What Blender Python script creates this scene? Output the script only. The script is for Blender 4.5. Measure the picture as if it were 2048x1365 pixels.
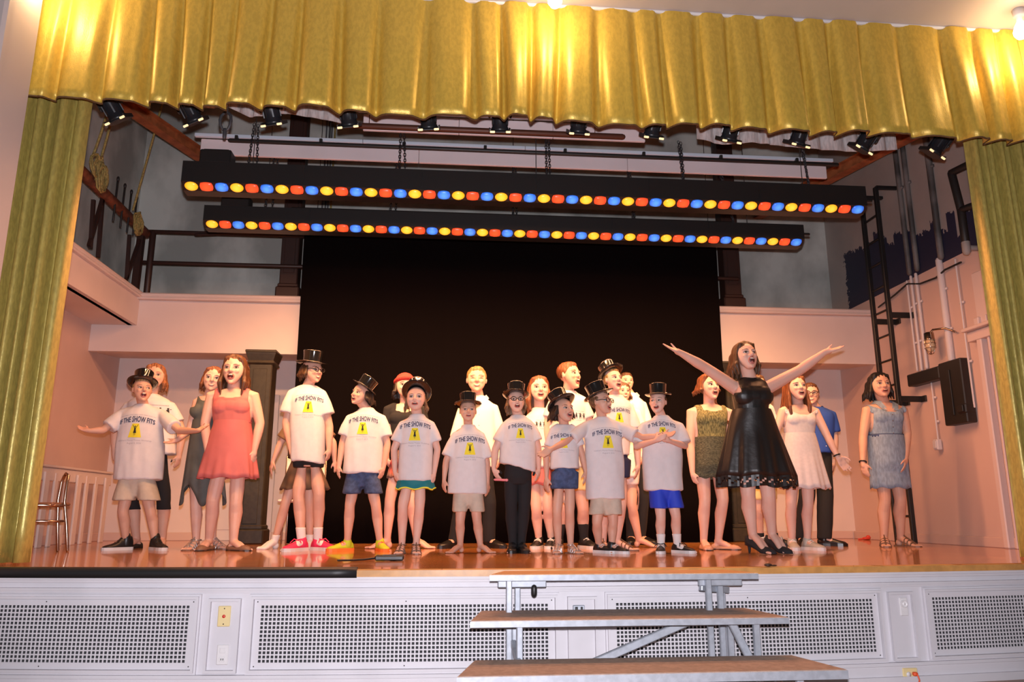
import bpy, bmesh, math, random
import numpy as np
from math import sin, cos, pi, radians, sqrt
from mathutils import Vector, Matrix, noise
from mathutils.bvhtree import BVHTree

for o in list(bpy.data.objects): bpy.data.objects.remove(o)
SC = bpy.context.scene; COL = SC.collection
random.seed(7)

# ---------------------------------------------------------------- camera, world, lights, exposure
FOC = 1536.0
PITCH, YAW = radians(12.6), radians(5.0)
CAM = Vector((0, -5.0, .34))
cd = bpy.data.cameras.new('camera'); cd.lens = FOC*36/2048; cd.sensor_width = 36
cam = bpy.data.objects.new('camera', cd); COL.objects.link(cam)
cam.location = CAM; cam.rotation_euler = (pi/2+PITCH, 0, -YAW)
SC.camera = cam
SC.view_settings.view_transform = 'Standard'; SC.view_settings.look = 'None'
SC.view_settings.gamma = 1; SC.view_settings.use_curve_mapping = False
SC.view_settings.exposure = 0.0
wd = bpy.data.worlds.new('hall'); SC.world = wd; wd.use_nodes = True
wd.node_tree.nodes['Background'].inputs[0].default_value = (1, .86, .78, 1)
wd.node_tree.nodes['Background'].inputs[1].default_value = .05

def light(name, kind, loc, energy, color, rot=(0, 0, 0), **kw):
    d = bpy.data.lights.new(name, kind); d.energy = energy; d.color = color
    for k, v in kw.items(): setattr(d, k, v)
    o = bpy.data.objects.new(name, d); COL.objects.link(o); o.location = loc; o.rotation_euler = rot
    return o
# camera flash, just above the lens
light('camera_flash', 'SPOT', (0.0, -5.02, .49), 1160, (.95, .92, 1), (pi/2+PITCH+.04, 0, -YAW), spot_size=radians(105), spot_blend=.5, shadow_soft_size=.03)
# the two lit strip lights over the stage
light('strip_light_beam', 'AREA', (.83, 1.64, 3.16), 150, (1, .42, .19), (radians(8), 0, 0), shape='RECTANGLE', size=6.2, size_y=.09)
light('strip_light_beam', 'AREA', (.70, 2.54, 3.15), 150, (1, .42, .19), (radians(8), 0, 0), shape='RECTANGLE', size=6.2, size_y=.09)
# the row of lit spotlights behind the valance, aimed at the stage
light('spotlight_beam', 'AREA', (.80, 1.0, 3.28), 138, (1, .52, .21), (radians(50), 0, 0), shape='RECTANGLE', size=5.8, size_y=.1, spread=radians(72))
# three bulbs in the proscenium soffit
BULBS = [(-2.85, -.02, 4.1), (.755, -.03, 4.06), (4.49, .03, 4.06)]
for b in BULBS:
    light('soffit_bulb_light', 'POINT', (b[0], b[1], b[2]-.1), 13, (1, .72, .4), shadow_soft_size=.04)

# ---------------------------------------------------------------- helpers
_fw = Vector((sin(YAW)*cos(PITCH), cos(YAW)*cos(PITCH), sin(PITCH)))
_rt = Vector((cos(YAW), -sin(YAW), 0)); _up = _rt.cross(_fw)
def ray(x, y): return _fw + _rt*((x-1024)/FOC) + _up*((682.5-y)/FOC)
def onY(x, y, Y): d = ray(x, y); return CAM + d*((Y-CAM.y)/d.y)
def onZ(x, y, Z): d = ray(x, y); return CAM + d*((Z-CAM.z)/d.z)
def onX(x, y, X): d = ray(x, y); return CAM + d*((X-CAM.x)/d.x)
Z3 = Vector((0, 0, 1))

class MB:
    def __init__(s): s.v = []; s.f = []
    def add(s, vs, fs):
        o = len(s.v); s.v += [tuple(v) for v in vs]; s.f += [tuple(i+o for i in f) for f in fs]; return s
    def box(s, c, d, M=None, ch=0.0):
        # chamfered box
        x, y, z = (q/2 for q in d); c = Vector(c)
        if ch <= 0:
            vs = [Vector((a*x, b*y, e*z)) for a in (-1, 1) for b in (-1, 1) for e in (-1, 1)]
            fs = [(0, 1, 3, 2), (4, 6, 7, 5), (0, 4, 5, 1), (2, 3, 7, 6), (0, 2, 6, 4), (1, 5, 7, 3)]
        else:
            ch = min(ch, x*.9, y*.9, z*.9); vs = []; fs = []; P = {}
            def put(k, p): P[k] = len(vs); vs.append(Vector(p))
            for a in (-1, 1):
                for b in (-1, 1):
                    for e in (-1, 1):
                        put((a, b, e, 0), (a*x, b*(y-ch), e*(z-ch))); put((a, b, e, 1), (a*(x-ch), b*y, e*(z-ch))); put((a, b, e, 2), (a*(x-ch), b*(y-ch), e*z))
            for a in (-1, 1):
                fs.append([P[(a, b, e, 0)] for b, e in ((-1, -1), (1, -1), (1, 1), (-1, 1))])
                fs.append([P[(b, a, e, 1)] for b, e in ((-1, -1), (1, -1), (1, 1), (-1, 1))])
                fs.append([P[(b, e, a, 2)] for b, e in ((-1, -1), (1, -1), (1, 1), (-1, 1))])
                for b in (-1, 1):
                    fs.append([P[(a, b, -1, 0)], P[(a, b, 1, 0)], P[(a, b, 1, 1)], P[(a, b, -1, 1)]])
                    fs.append([P[(a, -1, b, 0)], P[(a, 1, b, 0)], P[(a, 1, b, 2)], P[(a, -1, b, 2)]])
                    fs.append([P[(-1, a, b, 1)], P[(1, a, b, 1)], P[(1, a, b, 2)], P[(-1, a, b, 2)]])
                    for e in (-1, 1): fs.append([P[(a, b, e, 0)], P[(a, b, e, 1)], P[(a, b, e, 2)]])
        if M is not None: vs = [M @ v for v in vs]
        return s.add([c+v for v in vs], fs)
    def bar(s, p, q, w, h, up=(0, 0, 1), ch=0.0):
        p, q = Vector(p), Vector(q); d = q-p; L = d.length; d.normalize()
        up = Vector(up); sd = d.cross(up)
        if sd.length < 1e-4: sd = d.cross(Vector((0, 1, 0)))
        sd.normalize(); u = sd.cross(d)
        return s.box((p+q)/2, (L, w, h), Matrix((d, sd, u)).transposed(), ch)
    def tube(s, pts, rads, n=8, caps=True, fl=None):
        # swept tube with rounded ends; fl=(dir, factor) flattens along dir
        pts = [Vector(p) for p in pts]
        if not hasattr(rads, '__len__'): rads = [rads]*len(pts)
        P = []; R = []
        if caps:
            d = (pts[0]-pts[1]).normalized()
            for a in (.98, .7): P.append(pts[0]+d*rads[0]*a); R.append(rads[0]*sqrt(1-a*a))
        P += pts; R += list(rads)
        if caps:
            d = (pts[-1]-pts[-2]).normalized()
            for a in (.7, .98): P.append(pts[-1]+d*rads[-1]*a); R.append(rads[-1]*sqrt(1-a*a))
        vs = []; fs = []; ax = None
        for i, p in enumerate(P):
            t = (P[min(i+1, len(P)-1)]-P[max(i-1, 0)]).normalized()
            if ax is None: ax = t.cross(Z3 if abs(t.z) < .9 else Vector((1, 0, 0))).normalized()
            else:
                ax = ax-t*ax.dot(t)
                ax.normalize()
            bx = t.cross(ax)
            for k in range(n):
                a = 2*pi*k/n; w = ax*cos(a)*R[i]+bx*sin(a)*R[i]
                if fl: w = w+Vector(fl[0])*(w.dot(Vector(fl[0]))*(fl[1]-1))
                vs.append(p+w)
        m = len(P)
        for i in range(m-1):
            for k in range(n):
                a, b = i*n+k, i*n+(k+1) % n; fs.append((a, b, b+n, a+n))
        fs.append(tuple(range(n-1, -1, -1))); fs.append(tuple(range((m-1)*n, m*n)))
        return s.add(vs, fs)
    def loft(s, rings, capa=True, capb=True, closed=True):
        n = len(rings[0]); vs = [v for r in rings for v in r]; fs = []
        for i in range(len(rings)-1):
            for k in range(n if closed else n-1):
                a, b = i*n+k, i*n+(k+1) % n; fs.append((a, b, b+n, a+n))
        if capa: fs.append(tuple(range(n-1, -1, -1)))
        if capb: fs.append(tuple(range((len(rings)-1)*n, len(rings)*n)))
        return s.add(vs, fs)
    def lathe(s, prof, n=24, M=None, sx=1, sy=1, capa=True, capb=True):
        M = M or Matrix.Identity(4)
        return s.loft([[M @ Vector((r*sx*cos(2*pi*k/n), r*sy*sin(2*pi*k/n), z)) for k in range(n)] for r, z in prof], capa, capb)
    def ell(s, c, r, M=None, nu=14, nv=9):
        c = Vector(c); rings = []
        for i in range(nv):
            ph = pi*(i+.15)/(nv-1+.3)
            ring = []
            for k in range(nu):
                a = 2*pi*k/nu; v = Vector((r[0]*sin(ph)*cos(a), r[1]*sin(ph)*sin(a), r[2]*cos(ph)))
                ring.append(c+(M @ v if M is not None else v))
            rings.append(ring)
        return s.loft(rings)
    def mesh(s, name):
        me = bpy.data.meshes.new(name); me.from_pydata(s.v, [], s.f); return me
    def build(s, name, mat, parent=None, smooth=False, **pr):
        org = ORG.get(parent.name, Vector()) if parent else Vector()
        if org.length: s.v = [(a-org.x, b-org.y, c-org.z) for a, b, c in s.v]
        me = s.mesh(name)
        bm = bmesh.new(); bm.from_mesh(me); bmesh.ops.recalc_face_normals(bm, faces=bm.faces); bm.to_mesh(me); bm.free()
        return link(name, me, mat, parent, smooth, **pr)
ORG = {}
def link(name, me, mat, parent=None, smooth=False, **pr):
    me.materials.clear(); me.materials.append(mat)
    if smooth: me.polygons.foreach_set('use_smooth', [True]*len(me.polygons))
    o = bpy.data.objects.new(name, me); COL.objects.link(o)
    if parent:
        o.parent = parent
        if parent.name in ORG: ORG[o.name] = ORG[parent.name]
    for k, v in pr.items(): o[k] = v
    return o
def thing(name, label, cat, loc=(0, 0, 0), group=None, local=False):
    o = bpy.data.objects.new(name, None); COL.objects.link(o); o.location = loc; o.empty_display_size = .1
    o['label'] = label; o['category'] = cat
    if group: o['group'] = group
    ORG[o.name] = Vector((0, 0, 0)) if local else Vector(loc)
    return o
def dup(root, loc, rot=None, label=None):
    r = root.copy(); COL.objects.link(r); r.location = loc
    if rot: r.rotation_euler = rot
    if label: r['label'] = label
    for ch in list(root.children):
        c = ch.copy(); COL.objects.link(c); c.parent = r
        for g in ch.children: d = g.copy(); COL.objects.link(d); d.parent = c
    return r

MATS = {}
def mat(name, col, rough=.6, metal=0.0, spec=.5, emit=None, estr=0, nz=0, scale=8, stretch=(1, 1, 1), col2=None, bump=0, bscale=40, sheen=0, coat=0, fac=(.4, .6)):
    if name in MATS: return MATS[name]
    m = bpy.data.materials.new(name); m.use_nodes = True; nt = m.node_tree; b = nt.nodes['Principled BSDF']
    b.inputs['Base Color'].default_value = (*col, 1); b.inputs['Roughness'].default_value = rough; b.inputs['Metallic'].default_value = metal
    b.inputs['Specular IOR Level'].default_value = spec
    if sheen: b.inputs['Sheen Weight'].default_value = sheen
    if coat: b.inputs['Coat Weight'].default_value = coat; b.inputs['Coat Roughness'].default_value = .05
    if emit: b.inputs['Emission Color'].default_value = (*emit, 1); b.inputs['Emission Strength'].default_value = estr
    if nz or bump:
        tc = nt.nodes.new('ShaderNodeTexCoord'); mp = nt.nodes.new('ShaderNodeMapping'); mp.inputs['Scale'].default_value = stretch
        nt.links.new(tc.outputs['Object'], mp.inputs[0])
    if nz:
        t = nt.nodes.new('ShaderNodeTexNoise'); t.inputs['Scale'].default_value = scale; t.inputs['Detail'].default_value = 6
        nt.links.new(mp.outputs[0], t.inputs[0])
        r = nt.nodes.new('ShaderNodeValToRGB'); r.color_ramp.elements[0].position = fac[0]; r.color_ramp.elements[1].position = fac[1]
        c2 = col2 or tuple(c*(1-nz) for c in col)
        r.color_ramp.elements[0].color = (*c2, 1); r.color_ramp.elements[1].color = (*col, 1)
        nt.links.new(t.outputs[0], r.inputs[0]); nt.links.new(r.outputs[0], b.inputs['Base Color'])
    if bump:
        t2 = nt.nodes.new('ShaderNodeTexNoise'); t2.inputs['Scale'].default_value = bscale; t2.inputs['Detail'].default_value = 4
        nt.links.new(mp.outputs[0], t2.inputs[0]); bp = nt.nodes.new('ShaderNodeBump'); bp.inputs['Strength'].default_value = bump; bp.inputs['Distance'].default_value = .01
        nt.links.new(t2.outputs[0], bp.inputs['Height']); nt.links.new(bp.outputs[0], b.inputs['Normal'])
    MATS[name] = m; return m
def S(name, mb, m, parent=None, smooth=False): return mb.build(name, m, parent, smooth, **({} if parent else {'kind': 'structure'}))

WHITE = mat('white_paint', (.66, .64, .67), .55, nz=.06, scale=3, bump=.08, bscale=12)
WHITE_IN = mat('stage_white_paint', (.70, .58, .54), .6, nz=.05, scale=2)
SIDE = mat('side_wall_paint', (.62, .44, .38), .6, nz=.05, scale=2)
CONC = mat('bare_plaster', (.62, .63, .58), .85, nz=.45, scale=1.3, bump=.2, bscale=6, stretch=(1, 1, .7))
BLACK = mat('black_paint', (.012, .011, .011), .45)
DARKMETAL = mat('dark_iron', (.02, .016, .014), .5)
STEEL = mat('galvanised_steel', (.42, .45, .50), .5, .45, nz=.15, scale=25)
CHROME = mat('aged_chrome', (.45, .36, .30), .25, 1)

# ---------------------------------------------------------------- the setting
YB = 5.2                    # back wall of the stage
XL, XR = -4.2, 5.5          # side walls of the stage
def yb(s): return .02*(s-.65)**2
def W(s, z, o): return Vector((s, yb(s)-o, z))
def wallstrip(mb, s0, s1, z0, z1, o0, o1):
    # a raised strip that follows the slightly bowed stage front
    n = max(1, int(abs(s1-s0)/.25)); rings = []
    for i in range(n+1):
        s = s0+(s1-s0)*i/n; rings.append([W(s, z0, o0), W(s, z0, o1), W(s, z1, o1), W(s, z1, o0)])
    return mb.loft(rings)
# stage floor with nosing
fm = mat('varnished_stage_boards', (.42, .12, .035), .2, coat=.5)
nt = fm.node_tree; b = nt.nodes['Principled BSDF']
tc = nt.nodes.new('ShaderNodeTexCoord'); mp = nt.nodes.new('ShaderNodeMapping'); mp.inputs['Scale'].default_value = (1, 1, 1)
br = nt.nodes.new('ShaderNodeTexBrick'); br.inputs['Scale'].default_value = 1; br.inputs['Brick Width'].default_value = 1.8; br.inputs['Row Height'].default_value = .06
br.inputs['Mortar Size'].default_value = .0012; br.inputs['Color1'].default_value = (.74, .32, .10, 1); br.inputs['Color2'].default_value = (.60, .23, .068, 1); br.inputs['Mortar'].default_value = (.08, .02, .008, 1)
nz = nt.nodes.new('ShaderNodeTexNoise'); nz.inputs['Scale'].default_value = 6; mx = nt.nodes.new('ShaderNodeMix'); mx.data_type = 'RGBA'; mx.blend_type = 'MULTIPLY'; mx.inputs[0].default_value = .35
nt.links.new(tc.outputs['Object'], mp.inputs[0]); nt.links.new(mp.outputs[0], br.inputs[0]); nt.links.new(mp.outputs[0], nz.inputs[0])
nt.links.new(br.outputs[0], mx.inputs[6]); nt.links.new(nz.outputs[1], mx.inputs[7]); nt.links.new(mx.outputs[2], b.inputs['Base Color'])
mb = MB(); rings = []
for i in range(49):
    s = -5+i*11.4/48; rings.append([W(s, -.012, .05), W(s, 0, .035), Vector((s, YB+.3, 0)), Vector((s, YB+.3, -.06)), W(s, -.05, .03), W(s, -.04, .05)])
mb.loft(rings); S('floor', mb, fm)
mb = MB(); wallstrip(mb, -.55, 5.6, -.045, -.006, .05, .062); S('trim_1', mb, mat('worn_oak_nosing', (.62, .30, .09), .35, nz=.2, scale=12))
mb = MB(); mb.box((.65, -4, -.80), (14, 9.6, .1)); S('floor_hall', mb, mat('hall_boards', (.30, .14, .07), .35, nz=.3, scale=3, stretch=(1, 12, 1)))
# stage front with grille openings
GR = [(-3.3, -1.53), (-1.10, .665), (1.09, 2.83), (3.27, 5.2)]
GZ0, GZ1 = -.548, -.212
mb = MB(); ss = sorted(set([-5, 6.2]+[x for g in GR for x in g]+[-5+.28*i for i in range(40)])); zs = [-.78, GZ0, GZ1, -.045]
for i in range(len(ss)-1):
    for j in range(3):
        m_ = (ss[i]+ss[i+1])/2
        if j == 1 and any(a < m_ < b_ for a, b_ in GR): continue
        mb.add([W(ss[i], zs[j], 0), W(ss[i+1], zs[j], 0), W(ss[i+1], zs[j+1], 0), W(ss[i], zs[j+1], 0)], [(0, 1, 2, 3)])
S('wall_front', mb, WHITE)
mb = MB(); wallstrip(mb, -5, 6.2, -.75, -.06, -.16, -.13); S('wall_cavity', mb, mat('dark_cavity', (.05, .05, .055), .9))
mb = MB(); wallstrip(mb, -5, 6.2, -.062, -.045, 0, .055); wallstrip(mb, -5, 6.2, -.080, -.062, 0, .03); S('trim_2', mb, WHITE)
mb = MB(); wallstrip(mb, -5, 6.2, -.128, -.112, 0, .035); wallstrip(mb, -5, 6.2, -.141, -.128, 0, .018); S('trim_3', mb, WHITE)
mb = MB(); wallstrip(mb, -5, 6.2, -.632, -.612, 0, .03); S('trim_4', mb, WHITE)
mb = MB(); wallstrip(mb, -5, 6.2, -.76, -.70, 0, .02); S('baseboard_front', mb, WHITE)
def frame(mb, s0, s1, z0, z1, w, o):
    for a, b_, c, d in ((s0-w, s1+w, z1, z1+w), (s0-w, s1+w, z0-w, z0), (s0-w, s0, z0, z1), (s1, s1+w, z0, z1)):
        wallstrip(mb, a, b_, c, d, 0, o)
k = 5
for s0, s1 in GR:
    mb = MB(); frame(mb, s0-.04, s1+.04, GZ0-.035, GZ1+.035, .016, .034); frame(mb, s0-.056, s1+.056, GZ0-.051, GZ1+.051, .012, .018)
    S('trim_%d' % k, mb, WHITE); k += 1
NP = [(-1.40, -1.235), (.80, .955), (2.955, 3.11)]
for s0, s1 in NP:
    mb = MB(); frame(mb, s0, s1, -.585, -.19, .016, .03); wallstrip(mb, s0, s1, -.585, -.19, 0, .003); S('trim_%d' % k, mb, WHITE); k += 1
GL = ['white perforated radiator grille in the stage front, left of the yellow switch plate',
      'white perforated radiator grille running from the yellow switch plate to behind the steps',
      'white perforated radiator grille behind the right half of the steps',
      'white perforated radiator grille right of the round socket plate']
for gi, (s0, s1) in enumerate(GR):
    P = .0246; n = int((s1-s0)/P); P = (s1-s0)/n; r = 14; Q = (GZ1-GZ0)/r; h = .33
    xs = [s0-.03]; 
    for i in range(n): xs += [s0+P*(i+.5-h), s0+P*(i+.5+h)]
    xs.append(s1+.03); zz = [GZ0-.025]
    for j in range(r): zz += [GZ0+Q*(j+.5-h), GZ0+Q*(j+.5+h)]
    zz.append(GZ1+.025)
    mb = MB(); nx = len(xs); nzz = len(zz); vs = []
    for o in (.006, .002): vs += [W(x, z, o) for z in zz for x in xs]
    fs = []; T = nx*nzz
    for j in range(nzz-1):
        for i in range(nx-1):
            a = j*nx+i; q = (a, a+1, a+1+nx, a+nx)
            if i % 2 == 1 and j % 2 == 1:
                for e in range(4): fs.append((q[e], q[(e+1) % 4], q[(e+1) % 4]+T, q[e]+T))
            else: fs.append(q)
    mb.add(vs, fs)
    g = mb.build('radiator_grille', WHITE); g['label'] = GL[gi]; g['category'] = 'grille'; g['group'] = 'grilles along the stage front'
    mb = MB()
    for x in (s0-.02, (s0+s1)/2, s1+.02):
        for z in (GZ0-.018, GZ1+.018): mb.ell(W(x, z, .007), (.004, .003, .004), None, 8, 5)
    mb.build('screws', DARKMETAL, g, True)
# stage shell
mb = MB(); mb.box((.65, YB+.08, 3.2), (9.9, .16, 6.6)); S('wall_back', mb, CONC)
mb = MB(); mb.box((.65, YB-.03, 1.15), (9.7, .06, 2.32)); S('wall_recess', mb, WHITE_IN)
mb = MB(); mb.add([(XL, 4.25, 2.2), (XR, 4.25, 2.2), (XR, YB-.04, 2.29), (XL, YB-.04, 2.29)], [(0, 1, 2, 3)]); mb.box((.65, 4.72, 2.87), (9.7, .92, .08)); S('ceiling_recess', mb, WHITE_IN)
mb = MB(); mb.box((.65, 4.3, 2.53), (9.7, .1, .66)); S('wall_balcony', mb, WHITE_IN)
mb = MB(); mb.box((.65+.26, 4.27, 2.885), (9.2, .2, .05), None, .015); mb.box((.65+.26, 4.25, 2.845), (9.2, .16, .03), None, .01); S('trim_20', mb, WHITE_IN)
mb = MB(); mb.box((XL-.08, 2.6, 1.4), (.16, 5.4, 2.85)); S('wall_left', mb, SIDE)
mb = MB(); mb.box((XL-.08, 2.6, 4.7), (.16, 5.4, 3.75)); S('wall_left_upper', mb, CONC)
mb = MB(); mb.box((-3.73, 2.25, 2.70), (.1, 4.1, .36)); mb.box((-3.97, 2.25, 2.56), (.48, 4.1, .08)); S('wall_gallery', mb, WHITE_IN)
mb = MB(); mb.box((-3.73, 2.25, 2.90), (.2, 4.1, .05), None, .015); mb.box((-3.70, 2.25, 2.86), (.14, 4.1, .03), None, .01); S('trim_21', mb, WHITE_IN)
# right wall: painted below, dark blue roller paint with a ragged upper edge, bare plaster above
rm = mat('right_wall_paint', (.62, .44, .38), .6); nt = rm.node_tree; b = nt.nodes['Principled BSDF']
tc = nt.nodes.new('ShaderNodeTexCoord'); sp = nt.nodes.new('ShaderNodeSeparateXYZ'); nt.links.new(tc.outputs['Object'], sp.inputs[0])
def mth(op, a, b_=None):
    n = nt.nodes.new('ShaderNodeMath'); n.operation = op
    for i, q in enumerate((a, b_)):
        if q is None: continue
        if isinstance(q, (int, float)): n.inputs[i].default_value = q
        else: nt.links.new(q, n.inputs[i])
    return n.outputs[0]
def mixc(f, a, b_):
    n = nt.nodes.new('ShaderNodeMix'); n.data_type = 'RGBA'; nt.links.new(f, n.inputs[0])
    for i, q in ((6, a), (7, b_)):
        if isinstance(q, tuple): n.inputs[i].default_value = (*q, 1)
        else: nt.links.new(q, n.inputs[i])
    return n.outputs[2]
wn = nt.nodes.new('ShaderNodeTexNoise'); wn.noise_dimensions = '1D'; wn.inputs['Scale'].default_value = 1.0; wn.inputs['Detail'].default_value = 3
nt.links.new(mth('MULTIPLY', mth('FLOOR', mth('MULTIPLY', sp.outputs[1], 7.0)), .9), wn.inputs['W'])
fine = nt.nodes.new('ShaderNodeTexNoise'); fine.inputs['Scale'].default_value = 22; nt.links.new(tc.outputs['Object'], fine.inputs[0])
edge = mth('ADD', mth('ADD', 3.22, mth('MULTIPLY', wn.outputs[0], .66)), mth('MULTIPLY', fine.outputs[0], .16))
arch = mth('MULTIPLY', mth('MAXIMUM', mth('MINIMUM', mth('SUBTRACT', sp.outputs[1], 3.3), .7), -1.3), .27)
blue = mth('MULTIPLY', mth('LESS_THAN', sp.outputs[2], mth('ADD', edge, arch)), mth('LESS_THAN', mth('ADD', sp.outputs[1], mth('MULTIPLY', fine.outputs[0], .2)), 4.85))
cn = nt.nodes.new('ShaderNodeTexNoise'); cn.inputs['Scale'].default_value = 1.4; cn.inputs['Detail'].default_value = 6; nt.links.new(tc.outputs['Object'], cn.inputs[0])
conc = mixc(cn.outputs[0], (.26, .23, .21), (.50, .43, .39))
up = mixc(blue, conc, (.022, .022, .05))
low = mth('LESS_THAN', sp.outputs[2], 3.06)
nt.links.new(mixc(low, up, (.62, .44, .38)), b.inputs['Base Color'])
mb = MB(); mb.box((XR+.08, 2.6, 3.2), (.16, 5.4, 6.6)); S('wall_right', mb, rm)
mb = MB(); mb.box((XR-.015, 3.2, .05), (.03, 4, .1), None, .006); S('baseboard_right', mb, SIDE)
mb = MB(); mb.box((.65, YB-.075, .05), (9.6, .03, .1), None, .006); S('baseboard_back', mb, SIDE)
mb = MB(); mb.box((XL+.015, 3.0, .05), (.03, 4.4, .1), None, .006); S('baseboard_left', mb, SIDE)
mb = MB(); mb.box((.65, 2.6, 6.4), (10, 5.6, .12)); S('ceiling', mb, mat('fly_loft', (.08, .075, .07), .9))
# proscenium: jambs, soffit
JM = mat('proscenium_paint', (.50, .42, .40), .55, nz=.04, scale=2)
mb = MB(); mb.box((-4.1, 0, 2.4), (2.3, .3, 5)); S('wall_proscenium_left', mb, JM)
mb = MB(); mb.box((-3.0, -.2, 2.4), (.12, .1, 5), None, .02); mb.box((-2.965, -.18, 2.4), (.05, .07, 5), None, .015); S('trim_22', mb, JM)
mb = MB(); mb.box((6.0, 0, 2.4), (2.3, .3, 5)); S('wall_proscenium_right', mb, JM)
mb = MB(); mb.box((1.0, -.1, 4.30), (8.4, .86, .09)); mb.box((1.0, .38, 4.8), (8.4, .1, 1.1)); S('ceiling_soffit', mb, JM)
mb = MB(); mb.box((1.0, .29, 4.245), (8.4, .03, .025), None, .008); S('trim_23', mb, WHITE)
# ---------------------------------------------------------------- curtains
GOLD = mat('gold_brocade', (.64, .42, .065), .40, .28, nz=.14, scale=45, stretch=(1, 1, .5), bump=.15, bscale=160)
GOLD2 = mat('gold_brocade_drape', (.50, .40, .10), .38, .3, nz=.2, scale=60, stretch=(1, 1, .3), bump=.15, bscale=160)
HEM = mat('hem_binding', (.10, .05, .015), .7)
# valance: box-pleated, rounded fronts with narrow returns; (x, depth, drop) profile
def profile(x0, x1, step, rnd, depth, shapes):
    pts = []; x = x0
    while x < x1:
        w = step*random.uniform(1-rnd, 1+rnd); dd = depth*random.uniform(.6, 1.2)
        for t, d in shapes: pts.append((x+w*t, d*dd))
        x += w
    return pts
def sheet(mb, pts, Y, ztop, zbot, nv, flare, lean=0.0, th=.006):
    rings = []
    for j in range(nv+1):
        t = j/nv; ring = []
        for i, (x, d) in enumerate(pts):
            z0 = zbot(x, d); z = ztop+(z0-ztop)*t
            a = flare[0]+(flare[1]-flare[0])*t
            sw = .012*sin(x*3.1+t*2.0)*t
            ring.append(Vector((x+lean*t*sin(x*5.3)+sw, Y-d*a, z)))
        rings.append(ring)
    back = [[v+Vector((0, th, 0)) for v in r] for r in rings[::-1]]
    n = len(pts)
    allr = rings+back+[rings[0]]
    return mb.loft(allr, False, False, False), rings
PL = [(0, 0), (.05, .35), (.12, .72), (.22, .95), (.36, 1.0), (.5, .92), (.6, .85), (.68, .9), (.76, .80), (.83, .45), (.89, .12), (.95, -.08)]
vp = profile(-3.06, 4.88, .28, .32, .115, PL)
mb = MB(); _, vr = sheet(mb, vp, .30, 4.245, lambda x, d: 3.235-.22*d+.012*sin(x*4), 14, (.35, 1.25), .03)
va = mb.build('valance', GOLD, None, True); va['label'] = 'long pleated gold brocade valance across the top of the stage'; va['category'] = 'valance'
mb = MB()
e = vr[-1]; mb.loft([[p+Vector((0, -.003, -.007)), p+Vector((0, -.003, .002)), p+Vector((0, .01, .002)), p+Vector((0, .01, -.007))] for p in e])
mb.build('hem', HEM, va)
PS = [(0, 0), (.15, .5), (.32, .92), (.5, 1), (.66, .9), (.84, .42)]
PF = [(0, 0), (.10, .10), (.16, .45), (.24, .80), (.36, .97), (.5, 1), (.64, .95), (.76, .74), (.84, .36), (.9, .08)]
for nm, x0, x1, lab in (('stage_curtain', -3.6, -2.74, 'gold stage curtain drawn open beside the left jamb, nearest the bentwood chair'), ('stage_curtain', 4.33, 5.25, 'gold stage curtain drawn open at the right side, near the black ladder')):
    pp = profile(x0, x1, .10, .35, .105, PF)
    c = (x0+x1)/2; out = []
    mb = MB(); sheet(mb, pp, .62, 3.6, lambda x, d: .015, 16, (.85, 1.1), .012, .008)
    s_ = 1 if x0 > 0 else -1
    vs = []
    for x, y, z in mb.v:
        edge = x1 if x0 < 0 else x0
        t = 1-min(1, max(0, z/3.3))
        vs.append((x+(.06*sin(pi*min(1, t*1.1))*(-1 if x0 < 0 else .6)*0)-(.0*t), y, z))
    mb.v = vs
    c = mb.build(nm, GOLD2, None, True); c['label'] = lab; c['category'] = 'curtain'; c['group'] = 'gold stage curtains'
# black backdrop
mb = MB(); pp = [q for q in profile(-1.74, 3.40, .42, .5, .03, PS) if q[0] < 3.40]
sheet(mb, pp, 3.98, 3.95, lambda x, d: .006, 8, (.5, 1), .02, .004)
bd = mb.build('backdrop', mat('black_drape', (.0028, .0018, .002), .95, spec=.05), None, True); bd['label'] = 'tall black cloth backdrop hanging behind the performers'; bd['category'] = 'curtain'
mb = MB(); mb.tube([(-1.9, 3.99, 3.96), (3.6, 3.99, 3.96)], .022)
for q in (-1.6, .8, 3.3): mb.tube([(q, 3.99, 3.96), (q, 3.99, 6.34)], .004, 5)
if 1: mb.build('batten_pipe', DARKMETAL, bd, True)
# grey border cloth behind the valance
GREY = mat('grey_border_cloth', (.50, .46, .45), .85, nz=.25, scale=10, stretch=(6, 1, 1))
def border(pxs, Y, label):
    pts = [onY(x, y, Y) for x, y in pxs]
    x0, x1 = pts[0].x, pts[-1].x
    def zb(x, d):
        for a, b_ in zip(pts, pts[1:]):
            if x <= b_.x: return a.z+(b_.z-a.z)*max(0, (x-a.x))/(b_.x-a.x)-d*.5
        return pts[-1].z
    pp = [p for p in profile(x0, x1, .16, .4, .05, PS) if p[0] <= x1]
    mb = MB(); sheet(mb, pp, Y, 6.34, zb, 14, (.5, 1.2), .02, .004)
    o = mb.build('border_curtain', GREY, None, True); o['label'] = label; o['category'] = 'curtain'; o['group'] = 'grey border curtains'
border([(395, 218), (450, 214), (500, 235), (580, 228), (640, 238), (688, 248)], 1.35, 'ragged grey border cloth showing under the left part of the gold valance')
border([(1395, 278), (1440, 290), (1500, 285), (1560, 292), (1640, 300), (1700, 304), (1790, 300)], 1.35, 'ragged grey border cloth showing under the right part of the gold valance')

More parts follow.
